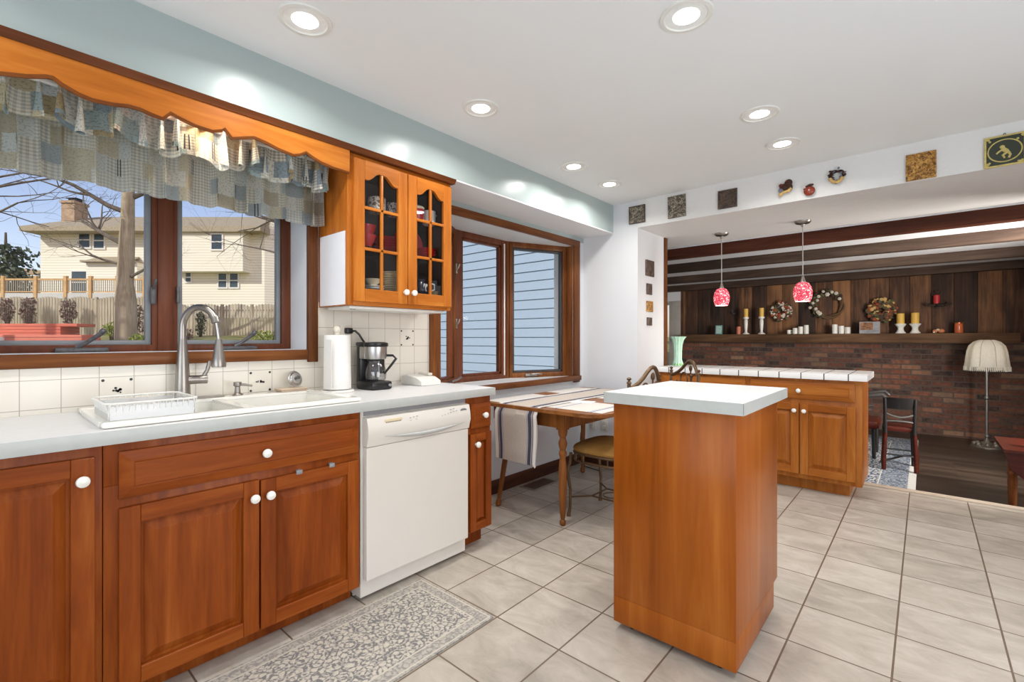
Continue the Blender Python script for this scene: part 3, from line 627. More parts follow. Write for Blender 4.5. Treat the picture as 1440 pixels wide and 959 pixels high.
m = MB(); m.lathe([(.046, 0), (.056, .01), (.060, .045), (.052, .08), (.040, .105), (.042, .113)], (cx+.02, cy, z0+.0485), 28); ca = part('carafe', m, carafe_m, t)
m = MB(); m.lathe([(.043, .110), (.046, .114), (.046, .12), (.0, .121)], (cx+.02, cy, z0+.05), 24); m.box(cx+.055, cx+.064, cy+.0, cy+.03, z0+.09, z0+.17, .003); part('carafe_lid', m, black_p, ca)
m = MB(); hx, hy = cx+.05, cy+.05; m.tube([(hx-.015, hy-.01, z0+.19), (hx+.02, hy+.03, z0+.19), (hx+.03, hy+.045, z0+.172), (hx+.012, hy+.025, z0+.135), (hx-.012, hy-.006, z0+.085)], [.007, .007, .008, .007, .006], 8); part('handle', m, black_p, ca)
m = MB(); m.lathe([(.008, 0), (.008, .01), (.0, .011)], (cx+.09, cy+.045, z0+.025), 12, Matrix.Rotation(PI/2, 4, 'Y')); part('switch', m, grey_p, t)
m = MB(); m.tube([(.03, 1.425, 1.243), (.05, 1.44, 1.245), (.056, 1.462, 1.225), (.058, 1.485, 1.19), (.06, 1.51, 1.16), (.055, 1.53, 1.10), (.04, 1.53, .99)], .006, 8); co = part('power_cord', m, black_p, t, 'black cord up to the wall outlet')
m = MB(); m.box(.0125, .047, 1.39, 1.432, 1.228, 1.262, .008); part('plug', m, black_p, co)
def outlet(loc, axis, label, group=None):
    t = thing('wall_outlet', label, 'outlet', loc, 0, group); x, y, z = loc
    def bx(m, u0, u1, d0, d1, z0, z1, bv=.001):
        if axis == 'x': m.box(x+d0, x+d1, y+u0, y+u1, z+z0, z+z1, bv)
        else: m.box(x+u0, x+u1, y-d1, y-d0, z+z0, z+z1, bv)
    m = MB(); bx(m, -.035, .035, 0, .005, 0, .115, .002); part('cover_plate', m, cream_p, t)
    for zz in (.02, .065):
        m = MB(); bx(m, -.017, .017, .005, .008, zz, zz+.03); so = part('socket', m, white_plastic, t)
        m = MB(); bx(m, -.009, -.006, .008, .0086, zz+.012, zz+.022, 0); bx(m, .006, .009, .008, .0086, zz+.012, zz+.022, 0); part('slot', m, black_p, so)
    return t
outlet((.0085, 1.405, 1.16), 'x', 'wall outlet in the tiled backsplash behind the paper towels')
outlet((.105, 3.9195, .33), 'y', 'left of two wall outlets under the table, with a cord plugged in')
outlet((.235, 3.9195, .33), 'y', 'right of two wall outlets under the table, nothing plugged in')
m = MB(); m.tube([(.105, 3.90, .42), (.10, 3.87, .42), (.07, 3.83, .40), (.05, 3.80, .30), (.05, 3.78, .12), (.12, 3.76, .008), (.3, 3.72, .006)], .004, 8); m.box(.092, .118, 3.885, 3.91, .405, .43, .004); single('power_cord', m, black_p, 'thin black cord hanging from the left outlet under the table', 'cord')
# telephone base
t = thing('telephone', 'flat white telephone lying at the right end of the counter', 'telephone', (.12, 1.87, .914))
m = MB(); m.prism([(.04, 1.765, .916), (.24, 1.765, .916), (.24, 1.765, .94), (.19, 1.765, .962), (.09, 1.765, .974), (.04, 1.765, .966)], (0, .15, 0)); part('body', m, white_plastic, t)
m = MB(); m.box(.06, .17, 1.875, 1.91, .968, .985, .007); part('handset', m, cream_p, t)
m = MB(); m.tube([(.06, 1.765, .93), (.05, 1.735, .918), (.045, 1.69, .918), (.03, 1.68, .925), (.02, 1.66, .96)], .0025, 6); part('cord', m, white_plastic, t)

# ------------------------------------------------------------------ dishwasher
t = thing('dishwasher', 'white dishwasher between the sink cabinet and the narrow cabinet', 'dishwasher', (.3, 1.48, 0))
m = MB(); m.box(.02, FR, 1.155, 1.802, .02, .868); part('tub', m, white_app, t)
m = MB(); m.box(FR, FR+.032, 1.168, 1.797, .10, .705, .004); part('door', m, white_app, t)
m = MB(); prof = [(FR, .708), (FR+.036, .708), (FR+.043, .735), (FR+.05, .76), (FR+.046, .80), (FR+.036, .838), (FR, .842)]
m.prism([(x, 1.166, z) for x, z in prof], (0, .633, 0)); cp = part('control_panel', m, white_app, t)
m = MB(); n = 16
m.grid(n, 4, lambda a, b: (FR+.0515+.006*math.sin(PI*a)*math.sin(PI*b), 1.25+.50*a, .748+.0*a+.022*(b-.5)*math.sin(PI*max(.04, min(.96, a)))-.018*math.sin(PI*a))); part('handle_scoop', m, plain('soft_grey_plastic', srgb(176, 176, 172), .35), cp)
m = MB(); m.box(FR+.041, FR+.0435, 1.255, 1.352, .792, .823, .001); lb = part('vent_frame', m, plain('tan_label', srgb(214, 196, 160), .5), cp)
m = MB()
for i in range(12): m.box(FR+.0435, FR+.0442, 1.262+i*.0072, 1.2655+i*.0072, .797, .812)
part('vent_slot', m, black_p, lb)
m = MB(); px_ = [(1.40, .815), (1.42, .817), (1.44, .818), (1.40, .802), (1.435, .804), (1.415, .785), (1.435, .787), (1.60, .80), (1.62, .803), (1.64, .806), (1.66, .81), (1.68, .813), (1.61, .785), (1.63, .788), (1.65, .79), (1.67, .792), (1.66, .826), (1.68, .828), (1.70, .815), (1.70, .797)]
for y, z in px_: m.box(FR+.040, FR+.0462, y-.004, y+.004, z-.002, z+.002)
part('button', m, plain('pale_grey_print', srgb(186, 184, 178), .5), cp, 'rows of tiny pale buttons', kind='stuff')
m = MB(); el = lambda a, b: [(FR+.0405, 1.752+a*math.cos(i*PI/12), .811+b*math.sin(i*PI/12)) for i in range(24)]; m.prism(el(.023, .0115), (.003, 0, 0)); bd = part('badge', m, plain('badge_grey', srgb(80, 82, 92), .35), cp, 'dark oval badge')
m = MB(); pts = [(FR+.0442, 1.737+i*.0015, .811+.003*math.sin(i*1.4)) for i in range(21)]; m.tube(pts, .0008, 5); m.tube([(FR+.0442, 1.752+.019*math.cos(i*PI/12), .811+.009*math.sin(i*PI/12)) for i in range(24)], .0006, 4, closed=True); part('lettering', m, white_plastic, bd)
m = MB(); m.box(FR-.08, FR-.07, 1.16, 1.80, .004, .10); part('kick_plate', m, white_app, t)
m = MB(); m.box(FR-.02, FR+.008, 1.17, 1.797, .846, .868); part('mounting_strip', m, grey_p, t)

# ------------------------------------------------------------------ wall cabinet with glass doors
UY0, UY1, UZ0, UZ1 = 1.247, 1.936, 1.372, 2.15; UF = .308
t = thing('wall_cabinet', 'honey wood wall cabinet with two arched glass doors, right of the window', 'cabinet', (.15, 1.59, UZ0))
m = MB(); m.box(.002, UF-.02, UY0, UY0+.016, UZ0, UZ1); m.box(.002, UF-.02, UY1-.016, UY1, UZ0, UZ1); m.box(.002, UF-.02, UY0+.016, UY1-.016, UZ0+.012, UZ0+.03); m.box(.002, UF-.02, UY0+.016, UY1-.016, UZ1-.02, UZ1)
part('body', m, honey['z'], t)
m = MB(); m.box(.024, UF-.022, UY0-.0025, UY0, UZ0+.004, 1.752); part('side_reflection', m, plain('reflection_white', srgb(242, 242, 246), .25, 0, .3, var=.01), t, 'window reflection on the lower cabinet side, painted white')  # white slab paints the window's reflection onto the wooden side
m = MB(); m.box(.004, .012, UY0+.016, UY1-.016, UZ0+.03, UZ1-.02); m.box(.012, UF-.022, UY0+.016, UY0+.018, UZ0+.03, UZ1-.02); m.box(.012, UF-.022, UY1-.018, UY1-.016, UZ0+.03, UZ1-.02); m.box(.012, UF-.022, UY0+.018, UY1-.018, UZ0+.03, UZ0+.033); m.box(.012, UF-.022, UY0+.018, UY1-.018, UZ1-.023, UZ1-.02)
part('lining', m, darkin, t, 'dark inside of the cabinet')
m = MB(); m.box(UF-.02, UF, UY0, UY0+.03, UZ0, UZ1, .002); m.box(UF-.02, UF, UY1-.03, UY1, UZ0, UZ1, .002); m.box(UF-.02, UF, UY0+.03, UY1-.03, UZ0, UZ0+.04, .002, 1); m.box(UF-.02, UF, UY0+.03, UY1-.03, UZ1-.03, UZ1, .002, 1)
part('face_frame', m, [honey['z'], honey['y']], t)
SH1, SH2 = 1.700, 1.905
for z in (SH1, SH2): m = MB(); m.box(.013, UF-.03, UY0+.0185, UY1-.0185, z-.006, z); part('shelf', m, cabglass, t, 'glass shelf')
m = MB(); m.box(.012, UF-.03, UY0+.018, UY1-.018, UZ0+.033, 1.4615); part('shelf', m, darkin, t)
def arch_door(u0, u1, ku):
    T = TX(UF); z0, z1 = 1.392, 2.126; st = .062; th = .02; m = MB(); a, b = u0+st, u1-st; mid = (u0+u1)/2; hw = (b-a)/2
    m.tbox(T, u0, u0+st, 0, th, z0, z1, .003, 0); m.tbox(T, u1-st, u1, 0, th, z0, z1, .003, 0); m.tbox(T, a, b, 0, th, z0, z0+.068, .003, 1)
    arch = []
    for i in range(25):
        s = -1+2*i/24; q = abs(s); arch.append((mid+s*hw, 2.028+.046*(1 if q < .12 else (0.5+.5*math.cos(PI*min(1, (q-.12)/.72))))))
    for (ua, za), (ub, zb_) in zip(arch[:-1], arch[1:]): m.prism([T(ua, 0, za), T(ub, 0, zb_), T(ub, 0, z1), T(ua, 0, z1)], (th, 0, 0), 1)
    d = part('door', m, [honey['z'], honey['y']], t)
    g = MB(); g.tbox(T, mid-.008, mid+.008, .006, .0195, z0+.066, 2.073, .002, 0)
    for z in (1.668, 1.882): g.tbox(T, a-.001, b+.001, .006, .0195, z-.008, z+.008, .002, 1)
    part('glazing_bar', g, [honey['z'], honey['y']], d)
    p = MB(); p.add([T(a, .004, z0+.066), T(b, .004, z0+.066), T(b, .004, 2.08), T(a, .004, 2.08)], [(0, 1, 2, 3)]); part('glass_pane', p, cabglass, d)
    knob(T, ku, 1.457, th, d)
arch_door(1.272, 1.602, 1.580); arch_door(1.606, 1.928, 1.634)
m = MB(); prof = [(.30, 2.15), (.335, 2.15), (.338, 2.156), (.348, 2.172), (.35, 2.176), (.30, 2.176)]
m.prism([(x, -2.2, z) for x, z in prof], (0, 4.15, 0)); struct('trim_3', m, wood('dark_crown_wood', srgb(70, 36, 18), srgb(100, 54, 26), srgb(128, 72, 36), 'y'))
t = thing('under_cabinet_light', 'slim white light strip fixed under the wall cabinet', 'light fixture', (.2, 1.6, 1.355))
m = MB(); m.box(.06, .285, 1.27, 1.90, 1.356, 1.3715, .004); part('housing', m, white_plastic, t)
m = MB(); m.box(.262, .28, 1.285, 1.31, 1.352, 1.357, .001); part('switch', m, grey_p, t)

# dishes in the wall cabinet
def mug(name, c, r, h, mat, label, cat='mug', group=None, hd=(0, 1), handle=True):
    t = thing(name, label, cat, c, 0, group); m = MB(); m.lathe([(r*.85, 0), (r, .008), (r, h), (r-.004, h), (r-.005, .012), (0, .01)], c, 22); part('cup', m, mat, t)
    if handle:
        q = Vector((hd[0], hd[1], 0)); C = Vector(c); m = MB()
        m.tube([C+q*(r-.003)+Vector((0, 0, h*.82)), C+q*(r+.022)+Vector((0, 0, h*.80)), C+q*(r+.032)+Vector((0, 0, h*.55)), C+q*(r+.02)+Vector((0, 0, h*.28)), C+q*(r-.003)+Vector((0, 0, h*.2))], .0055, 8); part('handle', m, mat, t)
    return t
k = N('banded_glaze'); v = k.co(); z = k.sep(v)[2]; c = k.mix(k.math('GREATER_THAN', k.noise(k.co(scale=(1, 1, 1)), 70, 2), .54), srgb(226, 218, 200), srgb(120, 108, 96)); banded = k.fin(c, .3)
k = N('grey_print_tin'); c = k.mix(k.math('GREATER_THAN', k.noise(k.co(), 90, 2), .52), srgb(206, 204, 200), srgb(70, 68, 72)); printed = k.fin(c, .3)
mug('cup', (.20, 1.485, SH2), .050, .080, banded, 'cream patterned cup on the top shelf behind the left glass door', 'cup', hd=(-1, .3))
mug('tin', (.20, 1.592, SH2), .034, .075, printed, 'small grey printed tin on the top shelf behind the left glass door', 'tin', handle=False)
mug('cup', (.20, 1.765, SH2), .040, .075, red_c, 'red cup with a pale rim on the top shelf behind the right glass door', 'cup', handle=False)
m = MB(); m.lathe([(.043, 0), (.044, .012), (.03, .022), (.0, .024)], (.20, 1.765, SH2+.0755), 20); single('lid', m, cream_c, 'pale rounded lid on top of the red cup', 'lid')
mug('mug', (.19, 1.865, SH2), .040, .085, white_p, 'white mug with a big handle on the top shelf behind the right glass door', 'mug', hd=(.1, 1))
ORD = ['lowest', 'second from the bottom', 'third from the bottom', 'fourth from the bottom', 'fifth from the bottom', 'sixth from the bottom', 'seventh from the bottom', 'eighth from the bottom', 'topmost']
def plate(c, r, mat, label, group, h=.016, name='plate'):
    m = MB(); m.lathe([(r*.55, 0), (r*.6, .003), (r*.93, h*.9), (r, h), (r*.97, h+.002), (r*.58, .006), (0, .005)], c, 28); return single(name, m, mat, label, 'plate' if name == 'plate' else 'bowl', group)
def bowl(c, r, h, mat, label, group):
    m = MB(); m.lathe([(r*.5, 0), (r*.52, .005), (r*.8, h*.45), (r, h), (r-.004, h), (r*.76, h*.47), (r*.45, .012), (0, .011)], c, 26); return single('bowl', m, mat, label, 'bowl', group)
for i in range(5): plate((.175, 1.57, SH1+.001+i*.0145), .082, red_c, 'red plate, %s in the stack behind the left glass door' % (ORD[i] if i < 4 else 'topmost'), 'red plates behind the left glass door')
bowl((.225, 1.405, SH1+.001), .052, .062, red_c, 'lower red bowl at the left of the middle shelf behind the left glass door', 'red bowls')
bowl((.225, 1.405, SH1+.053), .052, .062, red_c, 'upper red bowl nested at the left of the middle shelf behind the left glass door', 'red bowls')
for i in range(3): plate((.185, 1.83, SH1+.001+i*.0155), .078, red_c, 'red plate, %s of three behind the right glass door' % ('lowest', 'middle', 'topmost')[i], 'red plates behind the right glass door')
Mr = Matrix.Translation((.055, 1.80, SH1+.10)) @ Matrix.Rotation(math.radians(76), 4, Vector((.25, 1, 0)).normalized())
m = MB(); m.lathe([(.055, 0), (.06, .003), (.092, .014), (.097, .016), (.094, .018), (.058, .006), (0, .005)], (0, 0, 0), 28, None)
m.v = [Mr @ v for v in m.v]; single('plate', m, red_c, 'red plate standing on edge at the back of the right glass door', 'plate')
SHB = 1.462
for i in range(9): plate((.19, 1.592, SHB+i*.0133), .062, cream_c, 'small cream plate, %s in the tall stack behind the left glass door' % ORD[i], 'cream plates in a tall stack', .012)
plate((.205, 1.465, SHB), .062, white_p, 'lower white plate at the bottom left behind the left glass door', 'white plates', .014); plate((.205, 1.465, SHB+.014), .062, white_p, 'upper white plate at the bottom left behind the left glass door', 'white plates', .014)
bowl((.215, 1.45, SHB+.031), .048, .036, cream_c, 'small cream bowl on two white plates behind the left glass door', None); bowl((.09, 1.50, SHB+.001), .05, .055, plain('grey_stoneware', srgb(176, 172, 166), .4), 'grey bowl behind the small cream bowl in the wall cabinet', None)
t = thing('pitcher', 'dark blue pitcher with white scrolls at the bottom behind the right glass door', 'pitcher', (.17, 1.81, SHB))
m = MB(); m.lathe([(.035, 0), (.052, .02), (.055, .05), (.036, .085), (.04, .10)], (.17, 1.81, SHB), 20); part('body', m, plain('dark_blue_glaze', srgb(34, 36, 52), .25), t)
m = MB()
for a in (0, .5, 1.0): m.tube([(.17+.058*math.cos(a+s*.5), 1.81+.058*math.sin(a+s*.5)-.02, SHB+.05+.022*math.sin(s*5)) for s in [i/12 for i in range(13)]], .0035, 6)
m.tube([(.225, 1.835, SHB+.08), (.24, 1.865, SHB+.07), (.235, 1.87, SHB+.04), (.215, 1.845, SHB+.025)], .005, 8); part('scroll', m, white_p, t)
for i in range(2): plate((.215, 1.892, SHB+i*.014), .022, plain('amber_glaze%d' % i, srgb(196, 160, 86), .3), '%s of two small amber dishes at the bottom right of the wall cabinet' % ('lower', 'upper')[i], 'amber dishes', .016)

# ------------------------------------------------------------------ scalloped valance board and curtain
t = thing('valance_board', 'honey wood valance board with a scalloped lower edge above the window', 'valance', (.3, .3, 2.04))
bot = [(-1.2, 2.05), (-.3, 2.04), (-.12, 2.062), (.0, 2.032), (.05, 2.036), (.11, 2.052), (.155, 2.070), (.172, 2.073), (.195, 2.058), (.235, 2.042), (.271, 2.036), (.32, 2.040), (.37, 2.052), (.405, 2.052), (.44, 2.045), (.472, 2.041), (.497, 2.072), (.53, 2.062), (.58, 2.051), (.639, 2.049), (.672, 2.062), (.684, 2.074), (.711, 2.043), (.75, 2.058), (.797, 2.075), (.845, 2.068), (.90, 2.055), (.966, 2.047), (.995, 2.058), (1.024, 2.078), (1.06, 2.063), (1.10, 2.050), (1.16, 2.042), (1.246, 2.04)]
m = MB()
for (a, za), (b, zb_) in zip(bot[:-1], bot[1:]): m.prism([(.31, a, za), (.31, b, zb_), (.31, b, 2.15), (.31, a, 2.15)], (.02, 0, 0))
part('board', m, honey['y'], t)
m = MB(); m.tube([(.322, a, z) for a, z in bot], .0095, 6); part('edge', m, wood('valance_edge_wood', srgb(96, 50, 20), srgb(130, 72, 30), srgb(150, 90, 40), 'y'), t, 'darker rounded lower edge')
def cloth(name, y0, y1, x, ztop, zbot, amp, wl, seed, parent, mat, hem=.0):
    rr = random.Random(seed); ph = [rr.uniform(0, 6.28) for _ in range(6)]; nu = 300; nv = 14; Lr = 2.0
    def fn(a, b):   # b: 0 top .. 1 bottom
        y = y0+(y1-y0)*a; s = y/wl*2*PI; g = .45+.55*b
        w1 = math.sin(s+ph[0]+1.9*math.sin(s*.23+ph[1])); w2 = math.sin(s*1.73+ph[2]); w3 = math.sin(s*.47+ph[3])
        xx = x+amp*g*(w1+.45*w2+.5*w3)*(1 if b > .06 else .8); yy = y+amp*g*.8*math.cos(s+ph[0]+1.9*math.sin(s*.23+ph[1]))
        return (xx, min(yy, 1.243), ztop+(zbot-ztop+hem*(math.sin(s*.8+ph[4])*.6+math.sin(s*.33+ph[5])*.7))*b)
    m = MB(); m.grid(nu, nv, fn, lambda a, b: (a*(y1-y0)*1.75, b*(ztop-zbot))); return part(name, m, mat, parent)
t = thing('curtain', 'patchwork plaid ruffled curtain valance hanging over the sink window', 'curtain', (.12, .6, 1.79))
cloth('lower_tier', -.35, 1.235, .085, 2.13, 1.798, .020, .078, 3, t, patch_mat('patchwork_cloth', .0, .66, .26), .004)
cloth('ruffle', -.35, 1.225, .185, 2.13, 1.970, .036, .072, 9, t, patch_mat('patchwork_ruffle', 3.3, .25), .022)
m = MB(); m.tube([(.185, -1.2, 2.105), (.185, 1.23, 2.105)], .009, 10); m.tube([(.085, -1.2, 2.105), (.085, 1.23, 2.105)], .009, 10); part('rod', m, white_plastic, t)
t = thing('soffit_light', 'small lamp under the soffit hidden behind the valance board', 'light', (.235, .60, 2.15))
m = MB(); m.lathe([(.05, 0), (.055, .01), (.055, .026), (.0, .026)], (.25, .62, 2.148), 20); part('housing', m, white_plastic, t); m = MB(); m.lathe([(.042, -.002), (.042, 0), (0, 0)], (.25, .62, 2.148), 20); part('lens', m, lamp_em, t)
l = bpy.data.lights.new('soffit_lamp', 'AREA'); l.shape = 'DISK'; l.size = .08; l.energy = 1.6; l.color = (1, .86, .66); lo = bpy.data.objects.new('soffit_lamp', l); COL.objects.link(lo); lo.location = (.25, .62, 2.143)

# ------------------------------------------------------------------ recessed ceiling lights
def downlight_proto():
    t = thing('ceiling_light', '', 'ceiling light', (0, 0, 2.44))
    m = MB(); m.lathe([(.098, 0), (.096, -.006), (.082, -.008), (.078, -.003), (.078, 0)], (0, 0, 0), 40); part('trim_ring', m, white_plastic, t, local=True)
    m = MB(); m.lathe([(.079, -.003), (.050, -.0012)], (0, 0, 0), 40); part('baffle', m, plain('bright_baffle', srgb(244, 243, 240), .5), t, local=True)
    m = MB(); m.lathe([(.050, -.0015), (.048, -.004), (.0, -.0045)], (0, 0, 0), 40); part('bulb', m, lamp_em, t, local=True)
    return t
spots = [(.697, .847, 'white recessed ceiling light above the sink, nearest the camera at the upper left'), (1.822, 1.80, 'white recessed ceiling light at the top edge of the photo, nearest above the island'),
         (.715, 1.794, 'white recessed ceiling light above the dishwasher, second in the row along the soffit'), (1.826, 2.852, 'white recessed ceiling light beyond the island, middle of the right-hand row'),
         (1.83, 3.384, 'white recessed ceiling light nearest the plaque wall in the right-hand row'), (.611, 2.843, 'white recessed ceiling light above the near end of the table, third along the soffit'),
         (.608, 3.358, 'white recessed ceiling light above the far end of the table, last along the soffit'), (.70, -.35, 'white recessed ceiling light behind the camera, sink side'), (2.95, .6, 'white recessed ceiling light right of the camera'), (2.9, -.9, 'white recessed ceiling light behind the camera, right side'), (2.95, 2.6, 'white recessed ceiling light right of the island, outside the frame')]
d0 = downlight_proto()
for i, (x, y, lab) in enumerate(spots):
    if i == 0: d0.location = (x, y, 2.44); d0['label'] = lab; d0['group'] = 'recessed ceiling lights'
    else: dup(d0, (x, y, 2.44), 0, lab, 'recessed ceiling lights')
    l = bpy.data.lights.new('downlight_lamp', 'AREA'); l.shape = 'DISK'; l.size = .11; l.energy = DOWN_W; l.color = DOWN_COL; l.spread = math.radians(154)
    lo = bpy.data.objects.new('downlight_lamp', l); COL.objects.link(lo); lo.location = (x, y, 2.43)

# ------------------------------------------------------------------ kitchen rug, floor register
rx0, rx1, ry0, ry1 = .625, 1.118, .12, 1.468
m = MB(); m.box(rx0, rx1, ry0, ry1, .0005, .007, .002)
single('kitchen_rug', m, rug_mat('grey_rug', srgb(196, 188, 174), srgb(164, 158, 150), srgb(120, 118, 118), 44, rx1-rx0, ry1-ry0, .062), 'grey and beige patterned runner rug in front of the sink cabinet', 'rug')
t = thing('floor_register', 'brown metal floor vent by the baseboard under the table', 'floor vent', (.125, 3.06, 0))
m = MB(); m.box(.045, .205, 2.90, 3.23, .0005, .006, .002); part('frame', m, plain('grey_register', srgb(150, 140, 130), .5, .3), t)
m = MB(); m.box(.065, .185, 2.925, 3.205, .006, .007); gt = part('grille', m, plain('register_brown', srgb(72, 50, 38), .5), t)
m = MB()
for i in range(13): m.box(.065, .185, 2.93+i*.0212, 2.938+i*.0212, .007, .0085)
part('slat', m, plain('slat_brown', srgb(104, 76, 58), .5), gt)

# ------------------------------------------------------------------ table
t = thing('dining_table', 'turned-leg wooden table pushed against the bay window', 'table', (.6, 3.05, 0))
def rounded(x0, x1, y0, y1, r, z, n=8):
    P = []
    for cx_, cy_, a0, rr in ((x1-r, y0+r, -PI/2, r), (x1-r, y1-r, 0, r), (x0+.03, y1-.03, PI/2, .03), (x0+.03, y0+.03, PI, .03)):
        for i in range(n+1): a = a0+i*PI/2/n; P.append((cx_+rr*math.cos(a), cy_+rr*math.sin(a), z))
    return P
m = MB(); m.prism(rounded(.10, 1.105, 2.385, 3.74, .17, .728), (0, 0, .022)); part('tabletop', m, tabletopw, t)
m = MB(); m.box(.17, .80, 2.47, 2.49, .625, .727, .002); m.box(.17, .80, 3.62, 3.64, .625, .727, .002); m.box(.17, .19, 2.49, 3.62, .625, .727, .002); m.box(.775, .795, 2.49, 3.62, .625, .727, .002); part('apron', m, tablewood, t)
LEG = [(.013, .0), (.02, .012), (.019, .03), (.012, .038), (.0155, .05), (.022, .12), (.026, .24), (.027, .36), (.022, .41), (.019, .435), (.026, .455), (.026, .47), (.018, .485), (.026, .51), (.029, .53), (.021, .555), (.019, .565), (.027, .58), (.03, .60), (.03, .62)]
for x, y in ((.762, 2.49), (.762, 3.60)):
    m = MB(); m.lathe(LEG, (x, y, .0), 20); m.box(x-.031, x+.031, y-.031, y+.031, .615, .727, .004); part('leg', m, tablewood, t)
for x, y, tx, ty in ((.205, 2.478, .285, 2.55), (.2, 3.60, .22, 3.58)):
    m = MB(); A = Vector((x, y, 0)); Bv = Vector((tx, ty, .70)); f = lambda s: A+(Bv-A)*s
    m.tube([f(0), f(.015), f(.05), f(.07), f(.3), f(.7), f(1)], [.013, .021, .02, .014, .018, .022, .022], 16); part('leg', m, tablewood, t)
# cloth on the table
m = MB(); cx_, w2 = .455, .18
def run(a, b):
    L = 1.27+.36; s = b*L
    if s < 1.27: p = (cx_+w2*(2*a-1)*(1), 3.69-s*1.0, .7545+.0008*math.sin(a*9+s*7)); 
    else:
        q = s-1.27; k_ = min(1, q/.03); p = (cx_+w2*(2*a-1)+.01*math.sin(q*9)*a, 3.69-1.27-.047*k_-.006*math.sin(q*14+a*3)*k_, .7545-.02*k_*k_-(q-.0)*.98*(k_))
    return p
m.grid(16, 70, run)
m2 = MB(); m2.v = m.v+[v+Vector((0, -.0005, -.002)) for v in m.v]; n = len(m.v); m2.f = m.f+[[i+n for i in f][::-1] for f in m.f]; m2.m = [0]*len(m2.f)
t = thing('table_runner', 'long beige linen table runner with navy stripes, hanging over the table end', 'table runner', (cx_, 3.05, .75))
part('cloth', m2, runner_m, t)
m = MB()
for i in range(3): m.tube([(cx_+w2-.004-.005*i, 2.366, .395), (cx_+w2+.004-.005*i, 2.36, .385), (cx_+w2+.008-.004*i, 2.357, .377-.003*i)], .0018, 5)
part('tassel', m, cream_p, t)
def placemat(x0, x1, y0, y1, z, label):
    m = MB(); m.box(x0, x1, y0, y1, z, z+.0025, .001); return single('placemat', m, mat_m, label, 'placemat', 'striped placemats')
placemat(.115, .262, 2.44, 2.98, .7505, 'striped placemat on the window side of the near table end'); placemat(.115, .262, 3.17, 3.66, .7505, 'striped placemat on the window side of the far table end')
placemat(.645, 1.06, 2.47, 2.86, .7505, 'striped placemat at the near right corner of the table'); placemat(.645, 1.06, 3.1, 3.5, .7505, 'striped placemat at the far right of the table')
m = MB(); M = Matrix.Translation((.70, 2.83, .7535)) @ Matrix.Rotation(.25, 4, 'Z'); m.box(-.075, .075, -.06, .06, 0, .0012, 0, 0, M); single('paper_sheet', m, plain('paper', srgb(244, 244, 244), .8, var=.01), 'white paper sheet lying on the table near the island', 'paper')

